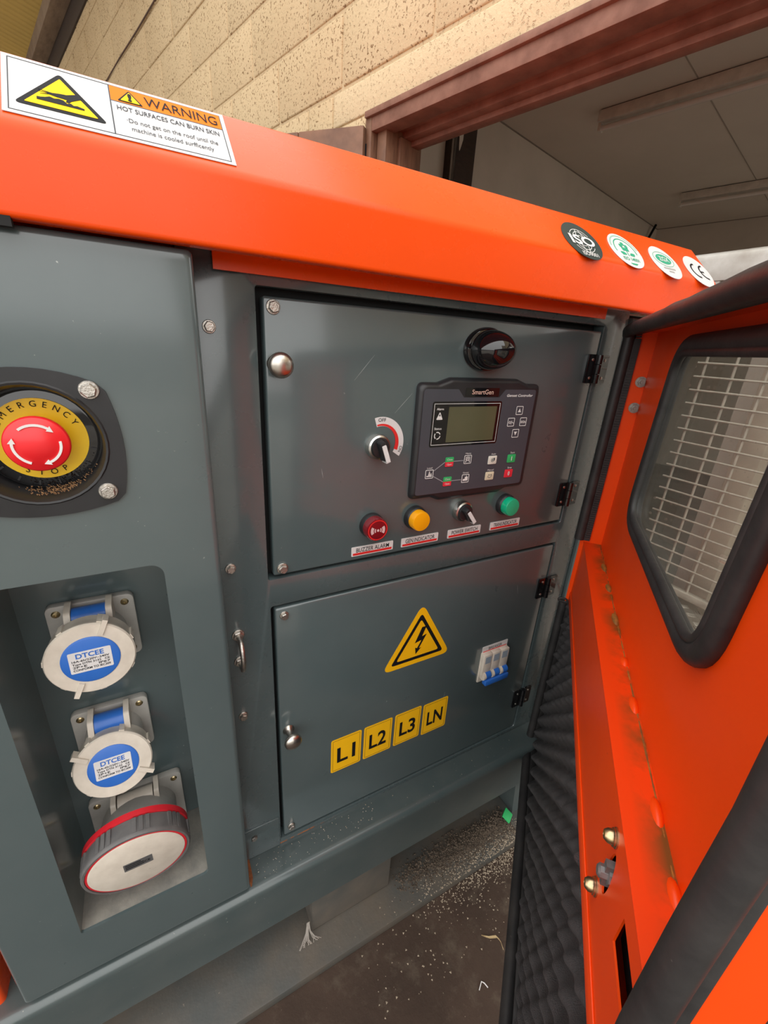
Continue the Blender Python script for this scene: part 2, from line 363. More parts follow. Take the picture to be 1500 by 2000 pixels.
# hardware meshes shared by all copies
def bolt_mesh(rw, rh, hh, mat, rot=0.3, wh=0.0018):
    g = G(); g.lathe([(rw, 0), (rw, wh * 0.6), (rw * 0.93, wh), (rh * 0.8, wh * 1.1)], 28)
    hexa = lambda r: [(r * math.cos(rot + i * PI / 3), r * math.sin(rot + i * PI / 3)) for i in range(6)]
    g.loft([[(x, y, wh) for x, y in hexa(rh)], [(x, y, hh * 0.86) for x, y in hexa(rh)], [(x, y, hh) for x, y in hexa(rh * 0.86)]])
    return g.mesh('bolt', mat, sharp=30)
BOLT = bolt_mesh(0.0072, 0.0058, 0.0062, STEEL)
BOLTS = bolt_mesh(0.0062, 0.0050, 0.0062, STEEL, 0.1)
SCREW = G().lathe([(0.0024, 0), (0.0024, 0.0007), (0.0016, 0.0013), (0.0004, 0.0015)], 14).mesh('screw', STEEL)
SCREWB = G().lathe([(0.0042, 0), (0.0042, 0.0008), (0.0030, 0.0019), (0.0012, 0.0021), (0.0010, 0.0012)], 18).mesh('screw', BRASS)

# ================================================================== THE SETTING
def struct(o): o['kind'] = 'structure'; return o
floor = struct(G().box(-1.6, 0.96, -1.4, 1.1, -0.05, 0).build('floor', FLOOR))
BOUNCE = worn('pale_bounce_floor', (0.30, 0.275, 0.24), (0.22, 0.20, 0.17), 0.8, 0.08, 3, 0.4, (0.2, 0.17, 0.13), 0.2, 30)
struct(G().box(-9, 9, -9, 10, -0.15, -0.051).build('floor_bounce', BOUNCE))  # surrounding slab, added pale to bounce light up into the room
# block wall: runs away from the viewer on the right; local u = towards the viewer (-s), v up, w out of the wall face
WD = Vector((-0.2471, 0.9690, 0)); NN = Vector((0.9690, 0.2471, 0)); KW = 1.02786
MW = frame(NN * KW, -WD, (0, 0, 1), -NN)
TH = 0.20; WTOP = 3.36; PITCH = 0.2195; Z0 = 1.892; LEN = 0.4555
S_J = 1.085            # far jamb of the opening
g = G()
g.box(-9.0, -S_J, -0.05, WTOP, -TH, -0.0055); g.box(-S_J, 6.0, 1.775, WTOP, -TH, -0.0055)  # near end runs on unseen behind the viewer, added to darken the right
wall = struct(g.build('wall_right', MORTAR, None, MW))
blk = {}
def block(s0, s1, z0, z1, name='block', mat=BLOCK, proud=0.0):
    w = round(s1 - s0, 4); h = round(z1 - z0, 4); key = (w, h, name)
    if key not in blk: blk[key] = G().box(-w / 2, w / 2, -h / 2, h / 2, -0.05, 0.0).mesh(name, mat, 0.006, 3)
    return inst(name, blk[key], wall, MW @ Matrix.Translation((-(s0 + s1) / 2, (z0 + z1) / 2, proud)))
JT = 0.012
for k in range(-4, 7):
    zl = Z0 + k * PITCH + JT / 2; zh = Z0 + (k + 1) * PITCH - JT / 2
    if k == 6: zh = min(zh, WTOP)
    off = 1.243 if k % 2 == 0 else 1.012
    s = off - 3 * LEN
    while s < 7.6:
        a = s + JT / 2; b = s + LEN - JT / 2; s += LEN
        if k < 0:
            lo = 1.297 if k == -1 else S_J
            if b <= lo + 0.04: continue
            a = max(a, lo + (JT / 2 if k == -1 else 0.002))
        if a < -0.9: continue
        block(a, b, zl, zh, proud=random.uniform(-0.0015, 0.0015))
lint = block(-1.0, 1.297 - JT / 2, 1.783, Z0 - JT / 2, 'concrete_lintel', LINT, 0.001)
block(S_J, 1.297 - JT / 2, Z0 - PITCH + JT / 2, 1.779, 'block')
g = G(); g.box(-9.1, -9.0, -0.051, 4.3, -0.2, 6.0); struct(g.build('wall_light_stop', ROOMW, None, MW))  # far end wall, added to shut out light from the far left
struct(G().box(0.7, 5.5, -3.6, -3.45, -0.051, 3.4).build('wall_added_shade', ROOMW))  # unseen wall added behind the viewer to darken light and reflections at right
# steel head of the opening: outer face, dark soffit step, lower inner flange
g = G()
g.box(-S_J, 2.6, 1.722, 1.770, -0.06, 0.004); g.box(-S_J, 2.6, 1.762, 1.781, -0.02, 0.016)
g.box(-S_J + 0.05, 2.6, 1.735, 1.76, -0.2, -0.06)
g.box(-S_J + 0.05, 2.6, 1.715, 1.74, -0.17, -0.10); g.box(-S_J + 0.05, 2.6, 1.700, 1.722, -0.175, -0.135)
struct(g.build('trim_1', STEELBR, None, MW, 0.002))
# far jamb
g = G(); g.box(-S_J - 0.005, -S_J + 0.028, 0, 1.78, -0.05, 0.006); g.box(-S_J + 0.034, -S_J + 0.082, 0, 1.735, -0.16, -0.02); g.box(-S_J + 0.082, -S_J + 0.096, 0, 1.715, -0.19, -0.08)
g.box(-S_J - 0.002, -S_J + 0.036, 0, 1.73, -0.2, -0.05)
struct(g.build('trim_2', WOODD, None, MW, 0.002))
# near pier of the opening, seen through the window of the open canopy door
g = G(); g.box(0.24, 0.70, -0.05, 1.775, -TH, -0.02); g.box(2.4, 6.0, -0.05, 1.775, -TH, -0.02)  # second box is the unseen lower run, carried back to darken the right
struct(g.build('wall_pier', ROOMW, None, MW))
# room behind the opening
SW, ZC, DEEP = 1.48, 2.26, 4.2
g = G(); g.box(-SW - 0.1, -SW, -0.051, ZC + 0.1, -DEEP - 0.1, -TH); struct(g.build('wall_room_side', ROOMW, None, MW))
g = G(); g.box(-SW - 0.1, 2.4, -0.051, ZC + 0.1, -DEEP - 0.1, -DEEP); struct(g.build('wall_room_back', ROOMW, None, MW))
g = G(); g.box(-SW, 2.4, ZC, ZC + 0.1, -DEEP, -TH + 0.01); ceil = struct(g.build('ceiling', CEILM, None, MW))
g = G(); g.box(-0.545, -0.540, ZC - 0.002, ZC, -DEEP, -TH); struct(g.build('trim_3', simple('ceiling_joint', (0.30, 0.25, 0.205), 0.8), None, MW))
g = G(); g.box(-SW, 2.3, ZC - 0.006, ZC, -DEEP, -DEEP + 0.004); g.box(-SW, -SW + 0.004, ZC - 0.006, ZC, -DEEP, -TH); struct(g.build('trim_4', simple('dark_edge_joint', (0.20, 0.165, 0.13), 0.8), None, MW))  # thin dark line where the ceiling meets the room walls
# dark wooden post with a perforated metal strip, just inside the opening
t = empty('wooden_post', MW @ Vector((-1.44, 0, -0.95)), 'dark brown wooden post standing inside the opening against the room wall', 'post')
G().box(-SW + 0.0, -SW + 0.05, 0, ZC - 0.012, -1.07, -0.87).build('post_timber', WOODDK, t, MW, 0.004)
holes = [circ(0.006, 8, -0.885, 1.55 + 0.035 * i) for i in range(20)]
MS = MW @ frame((-SW + 0.0525, 0, 0), (0, 0, 1), (0, 1, 0), (1, 0, 0))
G().prism([(-0.905, 1.5), (-0.865, 1.5), (-0.865, 2.2), (-0.905, 2.2)], -0.001, 0.001, holes).build('perforated_strip', worn('dull_strip', (0.2, 0.16, 0.13), (0.13, 0.1, 0.08), 0.6), t, MS)
for i, (pz, pw) in enumerate(((2.15, -0.925),)):
    G().prism(rpoly([(-0.95, 2.05), (-0.925, 1.98), (-0.915, 2.1), (-0.92, 2.2), (-0.955, 2.2)], 0.01), 0, 0.001).build('paint_chip', BATTEN, t, MS)
# ceiling lights (off)
def batten(name, off, s_end, s_near, label):
    t = empty(name, MW @ Vector((-(s_end + s_near) / 2, ZC, off)), label, 'ceiling light'); t['group'] = 'fluorescent battens on the room ceiling'
    G().box(-s_end, -s_near, ZC - 0.055, ZC - 0.004, off - 0.03, off + 0.03).build('housing', BATTEN, t, MW, 0.004)
    G().box(-s_end + 0.01, -s_near - 0.01, ZC - 0.004, ZC, off - 0.022, off + 0.022).build('mounting_plate', INKG, t, MW)
    for sgn, e in ((1, -s_end), (-1, -s_near)):
        G().prism(rrect(-0.016, 0.016, -0.045, 0.0, 0.008), 0, 0.016).build('lamp_holder', BATTEN, t, MW @ frame((e + (0.004 if sgn > 0 else -0.020), ZC - 0.05, off), (0, 0, 1), (0, 1, 0), (-1, 0, 0)) @ Matrix.Translation((0, 0, -0.016)))
    G().tube([(-s_end + 0.015, ZC - 0.078, off), (-s_near - 0.015, ZC - 0.078, off)], 0.013, 14).build('fluorescent_tube', TUBEG, t, MW)
batten('ceiling_light', -1.58, 1.0, -0.55, 'larger, nearer fluorescent batten on the ceiling beyond the rusty lintel')
batten('ceiling_light', -3.20, 1.02, -0.55, 'smaller, farther fluorescent batten near the back of the room ceiling')
tag(G().tube([(-SW + 0.012, 1.6, -3.9), (-SW + 0.012, 1.95, -3.89), (-SW + 0.03, 2.12, -3.93), (-SW + 0.05, ZC - 0.01, -3.99)], 0.012, 8).build('black_cable', INK, None, MW), 'black cable hanging in the far corner of the room ceiling', 'cable')
# wooden door leaf folded out from the far jamb
t = empty('wooden_door', (0.70, 1.335, 0), 'brown wooden door leaf behind the orange roof, hinged on the far jamb', 'door')
LD = Vector((-0.658, 0.753, 0)); ML = frame((0.722, 1.300, 0), LD, (0, 0, 1), LD.cross(Vector((0, 0, 1))))
for i in range(3):
    G().box(0.004 + i * 0.27, 0.271 + i * 0.27, 0.02, 1.738, -0.02, 0.02).build('plank', WOODD, t, ML, 0.003)
inst('bolt', G().lathe([(0.018, 0), (0.018, 0.003), (0.009, 0.010), (0.001, 0.012)], 16).mesh('bolt', WOODD), t, ML @ Matrix.Translation((0.03, 1.665, 0.02)))
G().box(-0.012, 0.004, 1.55, 1.69, 0.0, 0.024).build('door_hinge', INK, t, ML)
# roof over the far end: wall plate, grey timber, corrugated sheets
tag(G().box(-8.8, -2.4, 3.29, 3.44, -0.10, 0.015).build('roof_beam', WOODDK, None, MW, 0.004), 'dark wall plate beam running along the top of the block wall', 'beam')
tag(G().box(-8.8, -2.4, 3.44, 3.545, -0.10, 0.13).build('roof_timber', TIMBER, None, MW, 0.004), 'weathered grey timber purlin between dark beam and corrugated sheet', 'beam')
n = 0; g = G(); pitch = 0.085; pts = []
s = -8.8
while s < -2.4:
    pts.append((s, 0.020 * math.cos(2 * PI * s / pitch))); s += pitch / 6
vs = []; fs = []
for (uu, hh) in pts:
    vs += [(uu, 3.565 + hh, -0.12), (uu, 4.25 + hh, 3.6)]
m = len(pts)
for i in range(m - 1): fs.append((2 * i, 2 * i + 1, 2 * i + 3, 2 * i + 2))
g.add(vs, fs)
rs = g.build('roof_sheet', SHEET, None, MW); sol = rs.modifiers.new('thick', 'SOLIDIFY'); sol.thickness = 0.002
tag(rs, 'yellowish corrugated roof sheet at the top left corner', 'roof sheet'); 
tag(G().tube([(-u, z, 0.006) for u, z in ((2.2, 2.80), (3.04, 2.786), (3.4, 2.774), (3.83, 2.77), (4.18, 2.757), (4.6, 2.742), (5.6, 2.735))], 0.0045, 6).build('wall_cable', worn('dirty_cable', (0.10, 0.05, 0.035), (0.06, 0.03, 0.02), 0.6), None, MW), 'thin brown cable clipped along the cream block wall', 'cable')

# ================================================================== GENERATOR
gen = empty('diesel_generator', (0, 0, 0), 'canopied diesel generator in orange and grey-green paint with its control door open', 'generator')
YP = -0.048
def extrude_x(prof, x0, x1, g=None):
    g = g or G(); return g.loft([[(x0, y, z) for y, z in prof], [(x1, y, z) for y, z in prof]])
def rprof(pts, rr, n=5): return rpoly(pts, rr, n)
# base beam with rolled ledge
prof = rprof([(0.06, 0.226), (-0.053, 0.229), (-0.053, 0.120), (-0.030, 0.120), (-0.030, 0.126), (0.06, 0.126)], [0.0005, 0.013, 0.004, 0.0005, 0.0005, 0.0005], 6)
beam = extrude_x(prof, -0.62, 0.655).build('base_beam', BASEP, gen, label='grey-green rolled steel base beam under the panels')
rg = G(); random.seed(3)
xs = [-0.054 + i * 0.006 for i in range(26)]
top = [(x, 0.0, 0.2265 + 0.0006) for x in xs]
vs = []; fs = []
for i, x in enumerate(xs):
    k = math.sin(PI * (i + 1) / (len(xs) + 1)); d = (0.004 + 0.006 * random.random()) * (0.35 + 0.65 * k) + (0.007 if i < 3 else 0)
    vs += [(x, 0.0004, 0.2262 + 0.0030 * random.random() * k + 0.001), (x, -0.0008, 0.2272), (x, -d, 0.2270)]
for i in range(len(xs) - 1):
    for j in (0, 1): fs.append((3 * i + j, 3 * i + j + 1, 3 * i + 3 + j + 1, 3 * i + 3 + j))
rg.add(vs, fs).build('rust_seam', RUST, beam, label='orange rust streak along the ledge seam')
rg2 = G(); rg2.prism(rpoly([(-0.066, 0), (-0.058, 0.002), (-0.0585, -0.030), (-0.064, -0.046)], 0.002), 0, 0.0004)
rg2.build('rust_patch', RUST, beam, frame((0, 0, 0.2290), (1, 0, 0), (0, 1, 0), (0, 0, 1)))
# feet below the beam
G().box(0.032, 0.190, -0.046, 0.06, 0.021, 0.125).build('foot', worn('grey_foot', (0.072, 0.070, 0.062), (0.12, 0.10, 0.08), 0.6, 0.1, 14, 1.0, (0.3, 0.26, 0.2)), gen, None, 0.003)
ft = G(); ft.prism(rpoly([(0.0, 0.02), (0.05, 0.02), (0.05, 0.126), (-0.012, 0.126)], 0.003), -0.03, 0.05, [rrect(0.016, 0.028, 0.058, 0.096, 0.006)])
ft.build('foot_bracket', BASEP, gen, pan(0.515, 0, 0.0))
# front frame with two openings
fo = [(-0.075, 0.226), (0.575, 0.226), (0.575, 1.10), (-0.075, 1.10)]
h1 = rrect(-0.0065, 0.5205, 0.7315, 1.0580, 0.002, 2); h2 = rrect(-0.0050, 0.5200, 0.2375, 0.6920, 0.003, 2)
fr = G().prism(fo, -0.020, 0.0, [h1, h2]).build('frame_panel', GREYD, gen, pan(0, 0), 0.0018, 2, label='grey-green inner frame around the two small doors')
for x, z in ((-0.0515, 1.0183), (-0.0500, 0.7582), (-0.0491, 0.5299), (-0.0477, 0.2755)):
    inst('bolt', BOLTS, fr, pan(x, z) @ rotw(z * 9))
G().box(-0.074, -0.0075, 0.228, 0.2945, -0.001, 0.0022).build('corner_gusset', GREYD, fr, pan(0, 0), 0.001)
G().box(0.5795, 0.655, 0.226, 1.074, -0.1, 0.004).build('corner_post', GREY, gen, pan(0, 0), 0.002)
G().box(-0.07, 0.655, 0.13, 1.08, -0.11, -0.021).build('inner_liner', DARKIN, gen, pan(0, 0))
G().box(-1.15, 0.655, 0.13, 1.085, -0.85, -0.11).build('rear_body', ORANGE, gen, pan(0, 0), 0.004)
# ---- two small doors
d1 = G().box(0, 0.516, 0.7365, 1.0500, -0.016, 0.0005).build('control_door', GREY, gen, pan(0, 0), 0.0028, 3, label='upper grey-green control door carrying the genset controller')
d2 = G().box(0, 0.516, 0.2425, 0.6875, -0.016, 0.0005).build('breaker_door', GREY, gen, pan(0, 0), 0.0028, 3, label='lower grey-green door with hazard triangle and phase labels')
inst('bolt', BOLT, d1, pan(0.0100, 1.0405)); inst('bolt', BOLT, d1, pan(0.0112, 0.7455) @ rotw(0.5))
inst('bolt', BOLTS, d2, pan(0.0115, 0.6757) @ rotw(0.2)); inst('bolt', BOLTS, d2, pan(0.0125, 0.2590) @ rotw(0.8))
KN = G().lathe([(0.0085, 0), (0.0085, 0.0015), (0.0055, 0.0040), (0.0046, 0.010), (0.0055, 0.0155), (0.0115, 0.0200), (0.0128, 0.0230), (0.0122, 0.0262), (0.0085, 0.0292), (0.003, 0.0303), (0.0004, 0.0304)], 36).mesh('door_knob', NICKEL, sharp=60)
inst('door_knob', KN, d1, pan(0.0100, 0.9870)); inst('door_knob', KN, d2, pan(0.0125, 0.4740))
# scratches in the door paint
SCR = simple('scratch_primer', (0.30, 0.33, 0.33), 0.5)
for par, (ax_, az_), (bx_, bz_) in ((d1, (0.1015, 0.9720), (0.1262, 1.0005)), (d1, (0.1580, 0.9335), (0.1815, 0.9575)), (d1, (0.062, 0.870), (0.064, 0.858)), (d2, (0.300, 0.395), (0.305, 0.425)), (d2, (0.440, 0.62), (0.446, 0.600))):
    A = Vector((ax_, az_)); B = Vector((bx_, bz_)); q = Vector((-(B - A).y, (B - A).x)).normalized() * 0.00028
    G().prism([(A - q * 0.2)[:], ((A + B) / 2 - q)[:], (B - q * 0.2)[:], (B + q * 0.2)[:], ((A + B) / 2 + q)[:], (A + q * 0.2)[:]], 0.0005, 0.0006).build('scratch', SCR, par, pan(0, 0))
# hinges
hm = G()
for sx in (-1, 1):
    hm.prism(rrect(sx * 0.0145 - 0.0100, sx * 0.0145 + 0.0100, -0.0215, 0.0215, 0.002), 0, 0.0032)
for k in range(3):
    hm.tube([(0, -0.0215 + k * 0.0145, 0.0044), (0, -0.0080 + k * 0.0145, 0.0044)], 0.0050, 14)
HM = hm.mesh('hinge', GLOSSB)
for x, z in ((0.5200, 0.9955), (0.5195, 0.7875), (0.5195, 0.5985), (0.5195, 0.3250)):
    h = inst('hinge', HM, gen, pan(x, z)); h['label'] = 'small black hinge on the right edge of an inner door'
    for sx in (-1, 1):
        for sz in (-1, 1): inst('screw', SCREW, h, pan(x + sx * 0.0145, z + sz * 0.0135, -0.0032))
# U-bolt striker
ub = G().tube([(0, 0, 0.0)] + [(0, 0.0, 0.006)] + [(0, 0, 0.016)] + [(0, -0.0205 + 0.0205 * math.cos(a), 0.016 + 0.0105 * math.sin(a)) for a in [PI * i / 12 for i in range(13)]] + [(0, -0.041, 0.006), (0, -0.041, 0)], 0.0031, 12)
u = ub.build('u_bolt', STEEL, gen, pan(-0.0474, 0.6628), label='zinc U-bolt latch striker on the frame')
NUT = bolt_mesh(0.0078, 0.0066, 0.005, STEEL, 0.2)
for dz in (0, -0.041): inst('nut', NUT, u, pan(-0.0474, 0.6628 + dz))
# ---- lamp dome
dm = G().lathe([(0.0365, 0), (0.0365, 0.004), (0.0345, 0.0075), (0.030, 0.009)], 48, None, 1.0, 0.75).build('alarm_lamp', GLOSSB, gen, pan(0.2895, 1.0135), label='glossy black oval dome lamp above the controller')
G().lathe([(0.0325 * math.cos(a), 0.008 + 0.034 * math.sin(a)) for a in [i * PI / 2 / 12 for i in range(12)]] + [(0.0005, 0.042)], 48, None, 1.0, 0.76).build('dome', GLOSSB, dm, pan(0.2915, 1.0135), sharp=80)
inst('screw', SCREWB, dm, pan(0.2655, 1.0120, -0.0255) @ Matrix.Rotation(-0.9, 4, 'Y') @ Matrix.Scale(0.6, 4))
# ---- controller
FW = (0.4668 - 0.0105) / (0.4668 - 0.02)
def cv(x, z): return (-0.1152 + (x + 0.1152) * FW, 1.013 + (z - 1.013) * FW)
def ctl_outline(i):
    x0, x1, z0, z1 = 0.1870 + i, 0.3975 - i, 0.8165 + i, 0.9715 - i
    return rpoly([(x0, z0), (0.222, z0), (0.236, z0 - 0.006), (0.346, z0 - 0.006), (0.360, z0), (x1, z0), (x1, z1), (0.372, z1), (0.352, z1 + 0.0065), (0.236, z1 + 0.0065), (0.216, z1), (x0, z1)],
                 [0.008, 0.01, 0.01, 0.01, 0.01, 0.008, 0.008, 0.01, 0.01, 0.01, 0.01, 0.008], 4)
g = G().loft([[(x, z, w) for x, z in ctl_outline(i)] for i, w in ((0.0, 0.0), (0.0, 0.003), (0.0012, 0.0065), (0.004, 0.0092), (0.0065, 0.0100))])
ctl = g.build('genset_controller', BLACKP, gen, pan(0, 0), label='black genset controller with small screen and push buttons')
MC = pan(0, 0, -0.0100)
fx0, fx1, fz0, fz1 = 0.1925, 0.3865, 0.8235, 0.9640
lp0, lp1 = cv(0.2475, 0.9645); lq0, _ = cv(0.3075, 0.9640); nx0, nx1 = 0.2560, 0.3180
face = rpoly([(fx0, fz0), (fx1, fz0), (fx1, fz1), (nx1 + 0.010, fz1), (nx1, fz1 - 0.0105), (nx0, fz1 - 0.0105), (nx0 - 0.010, fz1), (fx0, fz1)], [0.004, 0.004, 0.004, 0.002, 0.003, 0.003, 0.002, 0.004], 4)
flat(ctl, 'face_plate', face, 0.0, CHARC, MC, th=0.0006)
flat(ctl, 'logo_plate', rrect(nx0 + 0.002, nx1 - 0.002, fz1 - 0.0092, fz1 + 0.002, 0.001), 0.0003, GLOSSB, MC)
text(ctl, 'SmartGen', MC, (nx0 + nx1) / 2, fz1 - 0.0062, 0.0058, COPINK, 0.037, bold=0.012, w=0.0008)
text(ctl, 'Genset Controller', MC, 0.3560, 0.9545, 0.0033, WHINK, 0.0500, bold=0.02, shear=0.2, w=0.0009)
bz = [cv(0.2005, 0.9500), cv(0.3148, 0.8920)]
bezel = rrect(bz[0][0], bz[1][0], bz[1][1], bz[0][1], 0.003)
flat(ctl, 'screen_bezel', bezel, 0.0006, GLOSSB, MC, th=0.0003)
bi = inset(bezel, 0.0026); flat(ctl, 'bezel_line', bi, 0.0009, WHINK, MC, [inset(bi, 0.0006)], 0.0001)
lz = [cv(0.2262, 0.9432), cv(0.3068, 0.8975)]
flat(ctl, 'lcd_screen', rrect(lz[0][0], lz[1][0], lz[1][1], lz[0][1], 0.0004, 1), 0.0009, LCD, MC, th=0.0001)
ax, az = cv(0.2125, 0.9320)
text(ctl, 'Alarm', MC, ax, az + 0.0075, 0.0028, WHINK, 0.0110, bold=0.01, w=0.0011)
tri = rpoly([(ax - 0.0052, az - 0.0048), (ax + 0.0052, az - 0.0048), (ax, az + 0.0056)], 0.001)
flat(ctl, 'alarm_icon', tri, 0.0010, WHINK, MC, [inset(tri, 0.0011)], 0.0001)
text(ctl, '!', MC, ax, az - 0.0030, 0.0046, WHINK, 0.0008, w=0.0011)
ax2, az2 = cv(0.2118, 0.9070)
text(ctl, 'Status', MC, ax2, az2 + 0.0078, 0.0028, WHINK, 0.0115, bold=0.01, w=0.0011)
for k in range(3):
    arc_band(0.0038, 0.0051, math.radians(20 + 120 * k), math.radians(115 + 120 * k), 8, 0.0010, 0.0011).build('status_icon', WHINK, ctl, MC @ Matrix.Translation((ax2, az2, 0)))
def icon_button(x, z, glyph):
    cx, cz = cv(x, z); ol = rrect(cx - 0.0066, cx + 0.0066, cz - 0.0062, cz + 0.0062, 0.0015)
    b = G().prism(ol, 0.0006, 0.0012).build('push_button', CHARC, ctl, MC)
    g = G().prism(ol, 0.0012, 0.0013, [inset(ol, 0.0009)])
    if glyph == 'up': g.prism([(cx - 0.0030, cz - 0.0024), (cx + 0.0030, cz - 0.0024), (cx, cz + 0.0030)], 0.0012, 0.0013)
    elif glyph == 'down': g.prism([(cx - 0.0030, cz + 0.0024), (cx, cz - 0.0030), (cx + 0.0030, cz + 0.0024)], 0.0012, 0.0013)
    elif glyph == 'set':
        g.prism(circ(0.0019, 10, cx - 0.0024, cz - 0.0004), 0.0012, 0.0013, [circ(0.0011, 10, cx - 0.0024, cz - 0.0004)]); g.prism([(cx, cz - 0.003), (cx + 0.0008, cz - 0.003), (cx + 0.0018, cz + 0.002), (cx + 0.001, cz + 0.002)], 0.0012, 0.0013)
        g.prism([(cx + 0.002, cz + 0.0006), (cx + 0.005, cz - 0.0012), (cx + 0.005, cz - 0.0022), (cx + 0.002, cz - 0.0004)], 0.0012, 0.0013)
    elif glyph == 'confirm': text_geo(g, '0/2h', cx, cz - 0.0018, 0.0032, 0.0095, bold=0.03, w=0.0013)
    elif glyph == 'mains':
        for sx in (-1, 1):
            g.prism([(cx + sx * 0.0006, cz + 0.0042), (cx + sx * 0.0016, cz + 0.0042), (cx + sx * 0.0042, cz - 0.0042), (cx + sx * 0.0030, cz - 0.0042)], 0.0012, 0.0013)
        for dz, ww in ((0.003, 0.0042), (0.0008, 0.0044), (-0.0014, 0.003)): g.box(cx - ww, cx + ww, cz + dz - 0.0005, cz + dz + 0.0005, 0.0012, 0.0013)
    elif glyph == 'gens':
        g.box(cx - 0.0042, cx + 0.0042, cz - 0.0034, cz - 0.0006, 0.0012, 0.0013); g.box(cx - 0.001, cx + 0.0042, cz - 0.0006, cz + 0.0024, 0.0012, 0.0013); g.box(cx + 0.0012, cx + 0.0022, cz + 0.0022, cz + 0.004, 0.0012, 0.0013)
    elif glyph == 'load':
        g.box(cx - 0.0044, cx + 0.0044, cz - 0.0036, cz - 0.0022, 0.0012, 0.0013); g.prism([(cx - 0.0016, cz - 0.0020), (cx + 0.0012, cz - 0.0020), (cx + 0.0005, cz + 0.0040), (cx - 0.0004, cz + 0.0040)], 0.0012, 0.0013); g.box(cx + 0.002, cx + 0.0036, cz - 0.002, cz + 0.0008, 0.0012, 0.0013)
    g.build('button_icon', WHINK, ctl, MC); return cx, cz
icon_button(0.3496, 0.9368, 'up'); icon_button(0.3368, 0.9208, 'set'); icon_button(0.3602, 0.9208, 'confirm'); icon_button(0.3488, 0.9046, 'down')
lx, lzz = icon_button(0.2053, 0.8560, 'load'); mx_, mz_ = icon_button(0.2675, 0.8718, 'mains'); gx_, gz_ = icon_button(0.2675, 0.8445, 'gens')
text(ctl, 'Load', MC, lx, lzz + 0.0074, 0.0024, WHINK, 0.0082, w=0.0010); text(ctl, 'Mains', MC, mx_, mz_ + 0.0074, 0.0024, WHINK, 0.0095, w=0.0010); text(ctl, 'Genset', MC, gx_, gz_ + 0.0074, 0.0024, WHINK, 0.0105, w=0.0010)
def line(a, b, wd=0.0005):
    A = Vector(a); B = Vector(b); n = Vector((-(B - A).y, (B - A).x)).normalized() * wd
    return G().prism([(A - n)[:], (B - n)[:], (B + n)[:], (A + n)[:]], 0.0007, 0.0008).build('diagram_line', INKG if False else simple('line_ink', (0.30, 0.31, 0.33), 0.4), ctl, MC)
for (bx, bzz) in ((0.2364, 0.8705), (0.2366, 0.8430)):
    cx, cz = cv(bx, bzz)
    up = G().prism(rrect(cx - 0.0068, cx + 0.0068, cz, cz + 0.0066, [0, 0, 0.0012, 0.0012], 3), 0.0006, 0.0014).build('close_button', GRNBTN, ctl, MC)
    dn = G().prism(rrect(cx - 0.0068, cx + 0.0068, cz - 0.0066, cz, [0.0012, 0.0012, 0, 0], 3), 0.0006, 0.0014).build('open_button', REDBTN, ctl, MC)
    text(ctl, 'Close', MC, cx, cz + 0.0022, 0.0026, WHINK, 0.0088, w=0.0016); text(ctl, 'Open', MC, cx, cz - 0.0046, 0.0026, WHINK, 0.0080, w=0.0016)
    line((cx + 0.0075, cz + 0.0002), (mx_ - 0.0072, cz + 0.0002)); line((lx + 0.0075, lzz + (0.004 if bzz > 0.85 else -0.004)), (cx - 0.0072, cz))
for (bx, bzz, mt, lab, gl) in ((0.3128, 0.8678, WHBTN, 'Auto', 'hand'), (0.3117, 0.8443, CRBTN, 'Manual', 'hand2'), (0.3495, 0.8675, GRNBTN, 'Start', 'I'), (0.3485, 0.8449, REDBTN, 'Stop', '0')):
    cx, cz = cv(bx, bzz)
    G().prism(rrect(cx - 0.0080, cx + 0.0080, cz - 0.0062, cz + 0.0062, 0.0014), 0.0006, 0.0016).build('push_button', mt, ctl, MC, 0.0003)
    text(ctl, lab, MC, cx + 0.001, cz + 0.0076, 0.0027, WHINK, 0.0085 if len(lab) < 6 else 0.0115, w=0.0010)
    if gl in 'I0': text(ctl, gl, MC, cx, cz - 0.0030, 0.0060, WHINK, 0.0014 if gl == 'I' else 0.0036, bold=0.02, w=0.0019)
    else:
        pts = [(-0.004, -0.002), (-0.002, 0.0035), (0.0, 0.001), (0.0035, 0.003), (0.0042, -0.0005), (0.001, -0.0032)] if gl == 'hand2' else circ(0.0030, 12)
        ol = rpoly([(cx + p[0], cz + p[1]) for p in pts], 0.001, 2); g = G().prism(ol, 0.0017, 0.0018, [inset(ol, 0.0007)])
        if gl == 'hand': g.prism(circ(0.0012, 8, cx, cz), 0.0017, 0.0018); g.box(cx + 0.0018, cx + 0.0042, cz - 0.001, cz + 0.0032, 0.0017, 0.0018)
        g.build('button_icon', INKG, ctl, MC)
